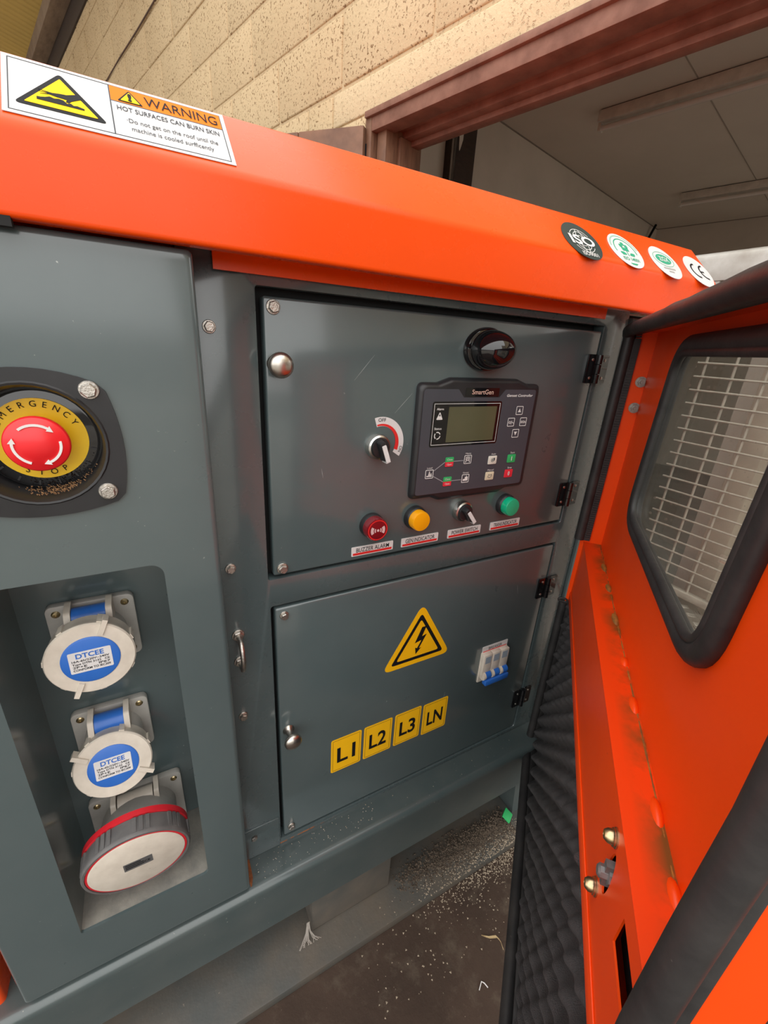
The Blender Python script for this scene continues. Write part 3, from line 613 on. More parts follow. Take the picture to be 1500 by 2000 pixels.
# ---- rotary switches
def rotary(x, z, ang, name, label):
    M = pan(x, z)
    r = G().lathe([(0.0160, 0), (0.0160, 0.006), (0.0150, 0.0095), (0.0128, 0.0108), (0.0128, 0.0085)], 40).build(name, CHROME, gen, M, label=label)
    G().lathe([(0.0124, 0.004), (0.0124, 0.0120), (0.0116, 0.0140), (0.0004, 0.0146)], 36).build('knob', BLACKP, r, M)
    Ma = M @ rotw(ang)
    G().loft([[(xx, yy, 0.0120) for xx, yy in rrect(-0.0052, 0.0052, -0.0165, 0.0115, 0.0035)], [(xx, yy, 0.0240) for xx, yy in rrect(-0.0036, 0.0036, -0.0150, 0.0100, 0.003)]]).build('lever', BLACKP, r, Ma, 0.0008)
    G().loft([[(xx, yy, 0.0236) for xx, yy in rrect(-0.0030, 0.0030, -0.0160, 0.0060, 0.0012)], [(xx, yy, 0.0248) for xx, yy in rrect(-0.0028, 0.0028, -0.0158, 0.0058, 0.0012)]]).build('white_pointer', WHITEST, r, Ma)
    G().prism([(-0.0030, 0.0125), (0.0030, 0.0125), (0.0030, 0.0243), (-0.0030, 0.0243)], 0.0, 0.0012).build('white_pointer', WHITEST, r, Ma @ frame((0, -0.0160, 0), (1, 0, 0), (0, 0, 1), (0, -1, 0)))
    return r
rotary(0.1345, 0.8935, math.radians(20), 'rotary_switch', 'chrome OFF to ON rotary switch with black lever and white pointer')
rotary(0.2840, 0.7875, math.radians(38), 'power_switch', 'chrome rotary power switch above its nameplate')
M = pan(0.1405, 0.8965)
st = arc_band(0.0215, 0.0330, math.radians(108), math.radians(-33), 30, 0.0006, 0.0009).build('dial_sticker', WHITEST, gen, M, label='white curved OFF ON dial sticker with red arc')
arc_band(0.0205, 0.0260, math.radians(106), math.radians(-22), 30, 0.0010, 0.0012, (0.35, 1.0)).build('red_arc', REDINK, st, M)
text(st, 'OFF', M, 0.000, 0.0272, 0.0042, INK, 0.0105, w=0.0014); g = G(); text_geo(g, 'ON', 0, -0.002, 0.0042, 0.0080, w=0.0014, M=Matrix.Translation((0.0285, -0.0085, 0)) @ rotw(math.radians(-108))); g.build('lettering', INK, st, M)
# ---- indicators
def indicator(name, x, z, mat, label, hh=0.021, rl=0.0145):
    M = pan(x, z)
    r = G().lathe([(0.0172, 0), (0.0172, 0.005), (0.0165, 0.0085), (0.0150, 0.0100), (0.0150, 0.006)], 40).build(name, BLACKP, gen, M, label=label)
    G().lathe([(rl, 0.004), (rl, hh - 0.005), (rl * 0.985, hh - 0.0045), (rl * 0.985, hh - 0.002), (rl * 0.93, hh - 0.0004), (rl * 0.8, hh), (0.0004, hh + 0.0006)], 40).build('lens', mat, r, M)
    return r, M
bz_, MB = indicator('buzzer_alarm', 0.1325, 0.7865, REDL, 'round dark red buzzer alarm lamp with sound icon', 0.021, 0.0160)
for sx in (0, PI):
    arc_band(0.0034, 0.0052, sx - 0.6, sx + 0.6, 8, 0.0216, 0.0217).build('sound_icon', PINK, bz_, MB); arc_band(0.0064, 0.0105, sx - 0.55, sx + 0.55, 8, 0.0214, 0.0215).build('sound_icon', PINK, bz_, MB)
flat(bz_, 'sound_icon', circ(0.0018, 12), 0.0216, PINK, MB)
ring = G().prism(circ(0.0142, 40), 0.0208, 0.0210, [circ(0.0128, 40)]).build('lens_ring', REDINK, bz_, MB)
indicator('gen_indicator', 0.2010, 0.7880, AMBERL, 'round amber generator indicator lamp')
indicator('trans_indicator', 0.3710, 0.7868, GREENL, 'round green transfer indicator lamp')
for x, s in ((0.1370, 'BUZZER ALARM'), (0.2147, 'GEN.INDICATOR'), (0.2966, 'POWER SWITCH'), (0.3807, 'TRANS.INDICATOR')):
    Ml = pan(x, 0.7500)
    p = G().prism(rrect(-0.0320, 0.0320, -0.0068, 0.0068, 0.001, 2), 0.0004, 0.0014).build('name_label', WHITEST, gen, Ml, label='white nameplate with red underline reading ' + s)
    flat(p, 'red_line', rrect(-0.0300, 0.0300, -0.0056, -0.0024, 0.0003, 1), 0.0014, REDINK, Ml)
    text(p, s, Ml, 0, -0.0014, 0.0062, INK, 0.0505, bold=0.004, w=0.0018)
# ---- hazard triangle
Mt = pan(0.2335, 0.5560)
to = rpoly([(-0.0675, -0.0375), (0.0672, -0.0375), (0.0, 0.0790)], 0.010, 6)
ts = G().prism(to, 0.0004, 0.0008).build('hazard_sticker', YELLOW, gen, Mt, label='yellow high voltage triangle sticker with black lightning bolt')
ti = rpoly([(-0.0520, -0.0285), (0.0518, -0.0285), (0.0, 0.0610)], 0.004, 4); flat(ts, 'black_border', ti, 0.0008, INK, Mt, [rpoly([(-0.0420, -0.0226), (0.0418, -0.0226), (0.0, 0.0495)], 0.003, 4)])
flat(ts, 'lightning_bolt', [(0.003, 0.0335), (0.0115, 0.0335), (0.0045, 0.0150), (0.0135, 0.0175), (0.0005, -0.0075), (0.0050, -0.0070), (-0.0050, -0.0180), (-0.0068, -0.0045), (-0.0030, -0.0065), (0.0045, 0.0080), (-0.0085, 0.0050)], 0.0008, INK, Mt)
# ---- phase labels
for x, s, a in ((0.1083, 'L1', 0.0), (0.1675, 'L2', 0.0), (0.2275, 'L3', 0.0), (0.2872, 'LN', 0.01)):
    Mp = pan(x, 0.3785 if s != 'LN' else 0.3760) @ rotw(a)
    ol = rrect(-0.0272, 0.0272, -0.0365, 0.0365, 0.0035)
    p = G().prism(ol, 0.0004, 0.0008).build('phase_label', YELLOW, gen, Mp, label='yellow phase label reading ' + s)
    i1 = inset(ol, 0.0030); flat(p, 'border_line', i1, 0.0008, simple('olive_ink', (0.20, 0.10, 0.01), 0.5), Mp, [inset(i1, 0.0006)])
    text(p, s, Mp, 0, -0.0165, 0.0310, INK, 0.0330 if s != 'LN' else 0.0345, bold=0.02, w=0.0012)
# ---- circuit breaker
Mb = pan(0, 0)
br = G().box(0.3795, 0.4425, 0.4190, 0.4880, -0.01, 0.0030).build('circuit_breaker', CREAM, gen, Mb, 0.001, label='white three pole circuit breaker with blue toggles')
for i in range(3):
    x0 = 0.3800 + i * 0.0208
    G().box(x0, x0 + 0.0200, 0.4380, 0.4875, 0.0, 0.0110).build('pole_housing', CREAM, br, Mb, 0.0012)
    G().box(x0 + 0.003, x0 + 0.0165, 0.4680, 0.4835, 0.0110, 0.0112).build('rating_print', simple('pale_blue_print', (0.30, 0.36, 0.42), 0.5), br, Mb)
    G().tube([(x0 + 0.0015, 0.4400, 0.0095), (x0 + 0.0065, 0.4400, 0.0095)], 0.0085, 16).build('toggle_cheek', CREAM, br, Mb)
    G().tube([(x0 + 0.0068, 0.4400, 0.0095), (x0 + 0.0190, 0.4400, 0.0095)], 0.0080, 16).build('toggle', BLUE, br, Mb)
G().box(0.3845, 0.4425, 0.4215, 0.4335, 0.009, 0.0200).build('toggle_bar', BLUE, br, Mb, 0.002)
Ml = pan(0.4120, 0.4925)
p = G().prism(rrect(-0.0310, 0.0310, -0.0075, 0.0075, 0.001, 2), 0.0004, 0.0014).build('name_label', WHITEST, gen, Ml, label='white nameplate with red underline above the circuit breaker')
flat(p, 'red_line', rrect(-0.0290, 0.0290, -0.0062, -0.0026, 0.0003, 1), 0.0014, REDINK, Ml); text(p, 'BREAKER', Ml, 0, -0.0016, 0.0060, INK, 0.0330, bold=0.0, w=0.0018)

# ---- socket panel (stands proud of the frame)
MP = pan(0, 0, 0)
EX, EZ = -0.1930, 0.9230
px0, px1, pz0, pz1 = -0.3350, -0.0655, 0.2370, 1.0738
rec = rrect(-0.2635, -0.1180, 0.3205, 0.8028, [0.003, 0.006, 0.012, 0.012], 5)
ech = circ(0.0480, 40, EX, EZ)
g = G()
outl = [(px0, pz0), (px1, pz0), (px1, pz1), (px0, pz1)]
def rimmed(i, n=5): return rrect(px0 + i, px1 - i, pz0 + i, pz1 - i, 0.004, 3)
base = rimmed(0.0055)
loops = [base, rec, ech]; flatp = [q for l in loops for q in l]
tris = tessellate_polygon([[Vector((x, y, 0)) for x, y in l] for l in loops])
g.add([(x, y, -YP) for x, y in flatp], [tuple(t) for t in tris])
rings = []
for k in range(6):
    a = PI / 2 * k / 5; rings.append([(x, y, -YP - 0.0055 + 0.0055 * math.cos(a)) for x, y in rimmed(0.0055 * (1 - math.sin(a)))])
rings.append([(x, y, -0.0005) for x, y in rimmed(0.0)])
g.loft(rings, False, False)
for l, dep in ((rec, 0.0035), (ech, 0.004)):
    g.loft([[(x, y, -YP) for x, y in l], [(x, y, -YP - dep) for x, y in l]], False, False)
sp = g.build('socket_panel', GREY, gen, MP, label='grey-green raised side panel with emergency stop and socket recess')
# recess: back, sides, floor
YB = -0.052  # w of back wall (behind the frame plane)
g = G(); rx0, rx1, rz0, rz1 = -0.2635, -0.1180, 0.3205, 0.8028
g.box(rx0 - 0.003, rx1 + 0.003, rz0, rz1 + 0.002, YB - 0.003, YB)
g.box(rx0 - 0.003, rx0 - 0.0002, rz0, rz1, YB, 0.0440); g.box(rx1 + 0.0002, rx1 + 0.003, rz0, rz1, YB, 0.0440); g.box(rx0 - 0.003, rx1 + 0.003, rz1 + 0.0002, rz1 + 0.003, YB, 0.0440)
rb = g.build('socket_recess', GREY, gen, MP)
G().box(rx0 - 0.003, rx1 + 0.003, rz0 - 0.0030, rz0 - 0.0002, YB, 0.0445).build('recess_floor', DUSTY, rb, MP)
# ---- sockets
def prong(g, a, r0, r1, w0, w1, hw):
    c, s_ = math.cos(a), math.sin(a); M = rotw(a)
    g.box(r0, r1, -hw, hw, w0, w1, M)
def socket(cx, cz, w_face, r, fw, fh, fz, tilt, capm, discm, label, big=False):
    yb = -YB; Mf = pan(cx, fz, -YB)
    so = G().prism(rrect(-fw / 2, fw / 2, -fh / 2, fh / 2, 0.007), 0, 0.0095).build('power_socket', LGREY, gen, Mf, 0.0012, label=label)
    for sx in (-1, 1):
        for sz in (-1, 1): inst('screw', SCREWB, so, Mf @ Matrix.Translation((sx * (fw / 2 - 0.0095), sz * (fh / 2 - 0.0095), 0.0093)))
    Mfw = pan(cx, cz, w_face) @ Matrix.Rotation(tilt, 4, 'X')
    # barrel from the flange to the cap
    g = G(); n = 32; A = [Vector((r * 0.76 * math.cos(2 * PI * i / n), r * 0.76 * math.sin(2 * PI * i / n), 0.008)) for i in range(n)]
    Bm = Mf.inverted() @ Mfw; B = [Bm @ Vector((r * 0.80 * math.cos(2 * PI * i / n), r * 0.80 * math.sin(2 * PI * i / n), -0.020)) for i in range(n)]
    g.loft([A, B]); g.build('socket_barrel', LGREY, so, Mf)
    # hinge block at the top of the barrel
    hz = fh / 2 - (0.006 if big else 0.012)
    for sx in (-1, 1):
        gg = G().prism(rpoly([(0.002, -0.02), (0.030, -0.030), (0.036, -0.012), (0.026, 0.006), (0.002, 0.010)], 0.006), -0.003, 0.003)
        gg.build('hinge_cheek', CREAM, so, Mf @ frame((sx * fw * 0.225, hz + 0.008, 0.006), (0, 0, 1), (0, 1, 0), (-1, 0, 0)))
    G().tube([(-fw * 0.185, hz + 0.001, 0.024), (fw * 0.185, hz + 0.001, 0.024)], 0.0125, 20).build('hinge_roll', (CREAM if big else BLUE), so, Mf)
    if not big:
        cap = G().lathe([(r * 0.90, -0.022), (r * 0.97, -0.020), (r * 0.97, -0.006), (r, -0.004), (r, -0.001), (r * 0.97, 0.0006), (r * 0.66, 0.0010)], 56)
        for k in range(7): prong(cap, 2 * PI * k / 7 + 0.35, r * 0.93, r * 1.025, -0.018, -0.002, 0.0028)
        for a in capm: prong(cap, a, r * 0.70, r * 1.13, -0.010, 0.0030, 0.0024)
        cap.build('screw_cap', CREAM, so, Mfw)
        G().lathe([(r * 0.645, 0.0004), (r * 0.645, 0.0016), (r * 0.60, 0.0024), (0.001, 0.0024)], 48).build('blue_disc', BLUE, so, Mfw)
        p = flat(so, 'rating_plate', rrect(-r * 0.46, r * 0.46, -r * 0.30, r * 0.30, 0.0012, 2), 0.0025, WHITEST, Mfw)
        text(so, 'DTCEE', Mfw, 0, r * 0.12, r * 0.13, BLUE, r * 0.60, bold=0.02, w=0.0031)
        for q, (l_, ww) in enumerate((('16A-6h/220V~240V', 0.80), ('Type DTN 3132   CE', 0.80), ('2P+E      IP67', 0.80), ('CONFORM TO IEC309', 0.80))):
            text(so, l_, Mfw, 0, r * (0.02 - 0.085 * q), r * 0.055, INK, r * ww, bold=0.01, w=0.0031)
    else:
        G().lathe([(r * 0.90, -0.030), (r * 0.985, -0.029), (r * 0.985, -0.022), (r * 0.9, -0.021)], 64).build('red_ring', REDPL, so, Mfw)
        cap = G().lathe([(r * 0.92, -0.023), (r * 0.955, -0.021), (r * 0.985, -0.004), (r * 0.985, -0.0005), (r * 0.965, 0.0012), (r * 0.925, 0.0012), (r * 0.92, -0.001)], 72)
        for k in range(9):
            for d in (-0.12, 0, 0.12): prong(cap, 2 * PI * k / 9 + d, r * 0.94, r * 0.997, -0.020, -0.003, 0.0022)
        cap.build('screw_cap', GREYRIB, so, Mfw)
        G().lathe([(r * 0.915, -0.002), (r * 0.915, 0.0004), (r * 0.87, 0.0006)], 64).build('red_rim', REDPL, so, Mfw)
        G().lathe([(r * 0.875, -0.002), (r * 0.875, 0.0010), (r * 0.84, 0.0020), (0.001, 0.0024)], 64).build('white_disc', CREAM, so, Mfw)
        p = flat(so, 'rating_plate', rrect(-r * 0.26, r * 0.26, -r * 0.13, r * 0.13, 0.0005, 1), 0.0024, simple('grey_plate', (0.10, 0.10, 0.10), 0.4), Mfw)
        text(so, 'CE', Mfw, r * 0.16, -r * 0.055, r * 0.07, INK, r * 0.11, bold=0.02, w=0.0028)
        for q in range(3): flat(so, 'plate_print', rrect(-r * 0.23, r * (0.1 if q else 0.05), r * (0.06 - 0.06 * q), r * (0.085 - 0.06 * q), 0.0001, 1), 0.0027, INK, Mfw)
    return so
socket(-0.1960, 0.6915, -0.0165, 0.0405, 0.0840, 0.0840, 0.6840, math.radians(-4), (1.15, -2.0), None, 'white screw-capped power socket with blue disc, topmost of three')
socket(-0.2000, 0.5300, -0.0090, 0.0405, 0.0820, 0.0820, 0.5330, math.radians(-14), (2.55, -0.55), None, 'white screw-capped power socket with blue disc, middle of three')
socket(-0.1915, 0.4040, -0.0475, 0.0595, 0.1120, 0.1000, 0.3720, math.radians(8), None, None, 'large grey-ringed power socket with red rim and white disc, lowest of three', True)
# ---- emergency stop
ME = pan(EX, EZ, YP)
def barrel(i, n=10):
    c = [(-0.0520, -0.0495), (0.0535, -0.0495), (0.0510, 0.0460), (-0.0520, 0.0460)]; pts = []
    bulge = [(0, -0.0098), (0.0070, 0), (0, 0.0125), (-0.0070, 0)]
    for k in range(4):
        a = Vector(c[k]); b = Vector(c[(k + 1) % 4]); d = Vector(bulge[k])
        for j in range(n): t_ = (j + 0.5) / n; p = a.lerp(b, t_) + d * (4 * t_ * (1 - t_)); pts.append((p.x, p.y))
    return inset(pts, i)
g = G(); R0 = 0.0435
rg = [(0.0020, 0.0490), (0.0040, 0.0475), (0.0038, 0.0455), (-0.002, 0.0432), (-0.012, 0.0420), (-0.022, 0.0410)]
outer = barrel(0.0); inner = circ(0.0490, 40)
loops = [outer, inner]; fp = [q for l in loops for q in l]
tr = tessellate_polygon([[Vector((x, y, 0)) for x, y in l] for l in loops])
g.add([(x, y, 0.0028) for x, y in fp], [tuple(t) for t in tr]); g.loft([[(x, y, 0.0028) for x, y in outer], [(x, y, 0.0) for x, y in outer]], False, False)
es = None
rr = [[(r * math.cos(2 * PI * i / 40), r * math.sin(2 * PI * i / 40), w) for i in range(40)] for w, r in [(0.0028, 0.0490), (0.0040, 0.0478), (0.0036, 0.0462), (-0.002, 0.0440), (-0.014, 0.0428), (-0.024, 0.0420)]]
g.loft(rr, False, True)
es = g.build('emergency_stop', BLACKP, gen, ME, label='red emergency stop button on a yellow disc in a black recessed plate')
for dx, dz in ((0.0415, 0.0425), (0.0420, -0.0415), (-0.0415, 0.0425), (-0.0420, -0.0415)): inst('bolt', BOLT, es, pan(EX + dx, EZ + dz, YP - 0.0028) @ rotw(dx * 40 + dz * 9))
G().lathe([(0.0405, -0.0238), (0.0405, -0.0205), (0.0385, -0.0200), (0.001, -0.0200)], 48).build('contact_body', GLOSSB, es, ME)
g = G()
for k in range(8): prong(g, -PI * (0.08 + 0.84 * k / 7), 0.0345, 0.0385, -0.0200, -0.0190, 0.0007)
g.build('clip_fins', BLACKP, es, ME)
yc = (0.0005, 0.0010)
G().lathe([(0.0328, -0.0195), (0.0328, -0.0180), (0.001, -0.0178)], 56).build('yellow_disc', YELEST, es, ME @ Matrix.Translation((yc[0], yc[1], 0)))
g = G(); Sx = 'EMERGENCY'
for i, ch in enumerate(Sx):
    a = math.radians(90 + 62 - 124 * i / (len(Sx) - 1)); text_geo(g, ch, 0, 0, 0.0046, w=-0.0174, M=Matrix.Translation((yc[0] + 0.0262 * math.cos(a), yc[1] + 0.0262 * math.sin(a), 0)) @ rotw(a - PI / 2))
g.build('lettering', INK, es, ME); g = G()
for i, ch in enumerate('STOP'):
    a = math.radians(-90 - 27 + 54 * i / 3); text_geo(g, ch, 0, 0, 0.0046, w=-0.0174, M=Matrix.Translation((yc[0] + 0.0300 * math.cos(a), yc[1] + 0.0300 * math.sin(a), 0)) @ rotw(a + PI / 2))
g.build('lettering', INK, es, ME)
rm = (0.0020, 0.0020)
G().lathe([(0.0130, -0.0180), (0.0130, -0.002), (0.0200, 0.0005), (0.0212, 0.0020), (0.0212, 0.0065), (0.0200, 0.0082), (0.0110, 0.0090), (0.0105, 0.0094), (0.0004, 0.0096)], 56).build('mushroom_head', REDEST, es, ME @ Matrix.Translation((rm[0], rm[1], 0)), sharp=50)
g = G()
for k in range(3):
    a0 = math.radians(128 - 120 * k); a1 = a0 - math.radians(74)
    q = arc_band(0.0142, 0.0160, a0, a1, 12, 0.0086, 0.0094); g.add(q.v, q.f)
    ah = a1 - math.radians(16); tip = (0.0152 * math.cos(ah), 0.0152 * math.sin(ah)); p1 = (0.0128 * math.cos(a1), 0.0128 * math.sin(a1)); p2 = (0.0175 * math.cos(a1), 0.0175 * math.sin(a1))
    g.prism([p1, p2, tip], 0.0084, 0.0094)
g.build('white_arrows', WHINK, es, ME @ Matrix.Translation((rm[0], rm[1], 0)))
gs = G(); random.seed(11)
for i in range(260):
    a = math.radians(random.gauss(-80, 16)); r = 0.0415 - abs(random.gauss(0, 0.0012)); w = random.uniform(-0.020, 0.0); s_ = random.uniform(0.0003, 0.0008)
    c = (r * math.cos(a), r * math.sin(a), w); gs.add([(c[0] + s_, c[1], c[2]), (c[0] - s_, c[1] + s_, c[2]), (c[0], c[1] - s_, c[2] + s_), (c[0], c[1] + s_, c[2] + s_ * 1.2)], [(0, 1, 2), (0, 2, 3), (0, 3, 1), (1, 3, 2)])
st_ = gs.build('grit', worn('tan_grit', (0.42, 0.24, 0.11), (0.25, 0.13, 0.06), 0.9, 0.05, 300), es, ME); st_['kind'] = 'stuff'
# orange body panel left of the socket panel
G().box(-1.15, -0.3580, 0.130, 1.074, -0.10, 0.0280).build('side_panel', ORANGE, gen, MP, 0.006, 3)
# ---- roof canopy
YS, ZS, ZBD = -0.060, 1.0750, 1.1270
c45 = 0.0750 * math.sqrt(0.5)
prof = rprof([(-0.046, ZS), (YS, ZS), (YS, ZBD), (YS + c45, ZBD + c45), (0.88, ZBD + c45 + 0.006), (0.88, 1.0860), (-0.046, 1.0860)], [0.001, 0.004, 0.012, 0.006, 0.01, 0.002, 0.001], 5)
roof = extrude_x(prof, -1.16, 0.676).build('roof_canopy', ORANGE, gen, None, 0.0, 2, 40, label='glossy orange roof canopy with chamfered front edge')
G().box(-0.0450, 0.505, 1.0665, 1.0850, 0.006, 0.009).build('inner_lip', ORANGE, roof, MP)
G().box(-0.176, -0.45, 1.0700, 1.0765, 0.052, 0.0590).build('lip_notch', DARKIN, roof, MP)
r2 = math.sqrt(0.5)
MR = frame((0, YS, ZBD), (1, 0, 0), (0, r2, r2), (0, -r2, r2))
# warning sticker
wx0, wx1, wz0, wz1 = -0.1690, -0.0290, 0.0085, 0.0720
ws = G().prism([(wx0, wz0), (wx1, wz0), (wx1, wz1), (wx0, wz1)], 0.0004, 0.0008).build('warning_sticker', WHITEST, gen, MR, label='white and orange hot surfaces warning sticker on the roof edge')
bx = [(wx0 + 0.0030, wz0 + 0.0030), (wx1 - 0.0030, wz0 + 0.0030), (wx1 - 0.0030, wz1 - 0.0030), (wx0 + 0.0030, wz1 - 0.0030)]
flat(ws, 'border_line', bx, 0.0008, INKG, MR, [inset(bx, 0.0006)])
dv = -0.1085
flat(ws, 'divider_line', [(dv - 0.0004, wz0 + 0.003), (dv + 0.0004, wz0 + 0.003), (dv + 0.0004, wz1 - 0.003), (dv - 0.0004, wz1 - 0.003)], 0.0008, INKG, MR)
flat(ws, 'orange_band', [(dv + 0.0004, 0.0510), (wx1 - 0.0036, 0.0510), (wx1 - 0.0036, wz1 - 0.0036), (dv + 0.0004, wz1 - 0.0036)], 0.0008, ORVIN, MR)
flat(ws, 'band_line', [(dv + 0.0004, 0.0504), (wx1 - 0.0036, 0.0504), (wx1 - 0.0036, 0.0510), (dv + 0.0004, 0.0510)], 0.0008, INKG, MR)
tro = rpoly([(-0.1632, 0.0200), (-0.1120, 0.0200), (-0.1376, 0.0640)], 0.0022, 4); flat(ws, 'triangle', tro, 0.0008, INK, MR, th=0.0003); flat(ws, 'triangle_field', rpoly([(-0.1578, 0.0230), (-0.1174, 0.0230), (-0.1376, 0.0577)], 0.0005, 2), 0.0011, YELHOT, MR)
hand = [(-0.1500, 0.0395), (-0.1425, 0.0388), (-0.1380, 0.0400), (-0.1345, 0.0405), (-0.1275, 0.0445), (-0.1262, 0.0395), (-0.1320, 0.0345), (-0.1335, 0.0318), (-0.1352, 0.0325), (-0.1345, 0.0350), (-0.1400, 0.0355), (-0.1440, 0.0365), (-0.1490, 0.0352), (-0.1440, 0.0375), (-0.1500, 0.0375), (-0.1440, 0.0382)]
flat(ws, 'hand_pictogram', hand, 0.0013, INK, MR)
flat(ws, 'heat_pictogram', [(-0.1510, 0.0280), (-0.1250, 0.0280), (-0.1250, 0.0297), (-0.1290, 0.0310), (-0.1310, 0.0303), (-0.1325, 0.0320), (-0.1345, 0.0308), (-0.1365, 0.0335), (-0.1390, 0.0340), (-0.1415, 0.0330), (-0.1440, 0.0340), (-0.1465, 0.0322), (-0.1490, 0.0312), (-0.1510, 0.0310)], 0.0013, INK, MR)
t2 = rpoly([(-0.1040, 0.0520), (-0.0875, 0.0520), (-0.0958, 0.0670)], 0.0008, 3); flat(ws, 'small_triangle', t2, 0.0010, INK, MR); flat(ws, 'small_triangle_field', rpoly([(-0.1020, 0.0530), (-0.0895, 0.0530), (-0.0958, 0.0648)], 0.0004, 2), 0.0012, YELHOT, MR)
text(ws, '!', MR, -0.0958, 0.0540, 0.0080, INK, bold=0.05, w=0.0016)
text(ws, 'WARNING', MR, -0.0608, 0.0542, 0.0105, INK, 0.0510, w=0.0013)
text(ws, 'HOT SURFACES CAN BURN SKIN', MR, -0.0705, 0.0410, 0.0052, INKG, 0.0690, bold=0.012, w=0.0011)
text(ws, '\u00b7Do not get on the roof until the', MR, -0.0695, 0.0285, 0.0048, INKG, 0.0610, bold=0.004, w=0.0011)
text(ws, 'machine is cooled surfficently', MR, -0.0705, 0.0195, 0.0048, INKG, 0.0545, bold=0.004, w=0.0011)
# round certificate stickers
def round_st(x, v, r, mat, label):
    M = MR @ Matrix.Translation((x, v, 0)); o_ = G().prism(circ(r, 56), 0.0004, 0.0008).build('round_sticker', mat, gen, M, label=label); return o_, M
o1, M1 = round_st(0.3820, 0.0240, 0.0320, DKGRN, 'dark green round certificate sticker with white globe on the roof edge')
for sgn in (1, -1):
    for r_ in (0.0195, 0.0140, 0.0080):
        arc_band(r_ - 0.0004, r_ + 0.0004, sgn * 0.55 if r_ > 0.01 else sgn * 0.9, sgn * (PI - 0.55) if r_ > 0.01 else sgn * (PI - 0.9), 16, 0.0009, 0.0010).build('globe_line', WHINK, o1, M1 @ Matrix.Diagonal((1, 1.0 if r_ > 0.015 else 1.1, 1, 1)))
    for x_ in (-0.006, 0.006): flat(o1, 'globe_line', [(x_ - 0.0004, sgn * 0.008), (x_ + 0.0004, sgn * 0.008), (x_ * 0.5 + 0.0004, sgn * 0.0185), (x_ * 0.5 - 0.0004, sgn * 0.0185)], 0.0009, WHINK, M1)
text(o1, 'ISO', M1, 0, -0.0075, 0.0150, WHINK, 0.0440, bold=0.03, w=0.0013); text(o1, 'ISO9001', M1, 0, -0.0265, 0.0062, WHINK, 0.0280, bold=0.01, w=0.0013)
o2, M2 = round_st(0.4705, 0.0262, 0.0315, WHITEST, 'white round sticker with a green plant emblem on the roof edge')
arc_band(0.0205, 0.0222, math.radians(-10), math.radians(190), 30, 0.0009, 0.0010).build('green_arc', GRNINK, o2, M2)
arc_band(0.0262, 0.0284, math.radians(10), math.radians(170), 30, 0.0009, 0.0010).build('tiny_print', simple('pale_green_ink', (0.30, 0.48, 0.40), 0.5), o2, M2)
for (dx, dz) in ((0, 0.0125), (-0.0055, 0.0085), (0.0055, 0.0085), (-0.004, 0.0022), (0.004, 0.0022)): flat(o2, 'petal', rpoly([(dx - 0.003, dz - 0.003), (dx + 0.003, dz - 0.003), (dx + 0.003, dz + 0.003), (dx - 0.003, dz + 0.003)], 0.0015, 3), 0.0009, GRNINK, M2)
for sg in (-1, 1): flat(o2, 'leaf', rpoly([(sg * 0.002, -0.0085), (sg * 0.012, -0.0095), (sg * 0.016, -0.0035), (sg * 0.007, -0.0035)], 0.002, 3), 0.0009, GRNINK, M2)
flat(o2, 'stem', [(-0.0006, -0.010), (0.0006, -0.010), (0.0006, 0.006), (-0.0006, 0.006)], 0.0009, GRNINK, M2)
text(o2, 'ISO 14001', M2, 0, -0.0190, 0.0060, GRNINK, 0.0330, bold=0.01, w=0.0013); flat(o2, 'green_bar', rpoly([(-0.009, -0.0235), (0.009, -0.0235), (0.004, -0.0265), (-0.004, -0.0265)], 0.001, 2), 0.0009, GRNINK, M2)
o3, M3 = round_st(0.5580, 0.0222, 0.0315, WHITEST, 'white round sticker with a green lettered oval on the roof edge')
flat(o3, 'green_oval', circ(0.0175, 40, 0, 0.006, 1, 0.55), 0.0009, GRNINK, M3); ov = circ(0.0235, 40, 0, 0.006, 1, 0.62); flat(o3, 'oval_line', ov, 0.0009, GRNINK, M3, [inset(ov, 0.0006)])
text(o3, 'ZGX', M3, 0, 0.0018, 0.0085, WHINK, 0.0240, bold=0.02, w=0.0013); text(o3, 'Quality Group', M3, 0, -0.0135, 0.0035, INKG, 0.0270, w=0.0011) if False else None
for q, ww in ((-0.0125, 0.014), (-0.0185, 0.006)): flat(o3, 'tiny_print', rrect(-ww, ww, q - 0.0014, q + 0.0014, 0.0005, 2), 0.0009, simple('pale_grey_ink', (0.36, 0.36, 0.34), 0.5), M3)
o4, M4 = round_st(0.6440, 0.0205, 0.0315, WHITEST, 'white round sticker with black CE mark at the roof end')
arc_band(0.0120, 0.0150, math.radians(90), math.radians(270), 20, 0.0009, 0.0011).build('letter_c', INK, o4, M4 @ Matrix.Translation((-0.004, 0, 0)))
arc_band(0.0120, 0.0150, math.radians(90), math.radians(270), 20, 0.0009, 0.0011).build('letter_e', INK, o4, M4 @ Matrix.Translation((0.018, 0, 0))); flat(o4, 'letter_e_bar', [(0.004, -0.0013), (0.014, -0.0013), (0.014, 0.0013), (0.004, 0.0013)], 0.0009, INK, M4)

# ---- open canopy door (hinged at the right, swung towards the viewer)
DD = Vector((0.7593, 0.6507, 0)); DU = -DD; DN = Vector((-0.6507, 0.7593, 0)); H0 = Vector((0.545, -0.030, 0))
MD = frame(H0, DU, (0, 0, 1), DN)        # u = from hinge to free edge, v = up, w = towards the generator
TW, ZT, ZBt, WS = 0.638, 1.052, 0.205, -0.035
win = rpoly([(0.172, 0.817), (0.490, 0.817), (0.502, 1.032), (0.190, 1.032)], [0.042, 0.042, 0.045, 0.038], 8)
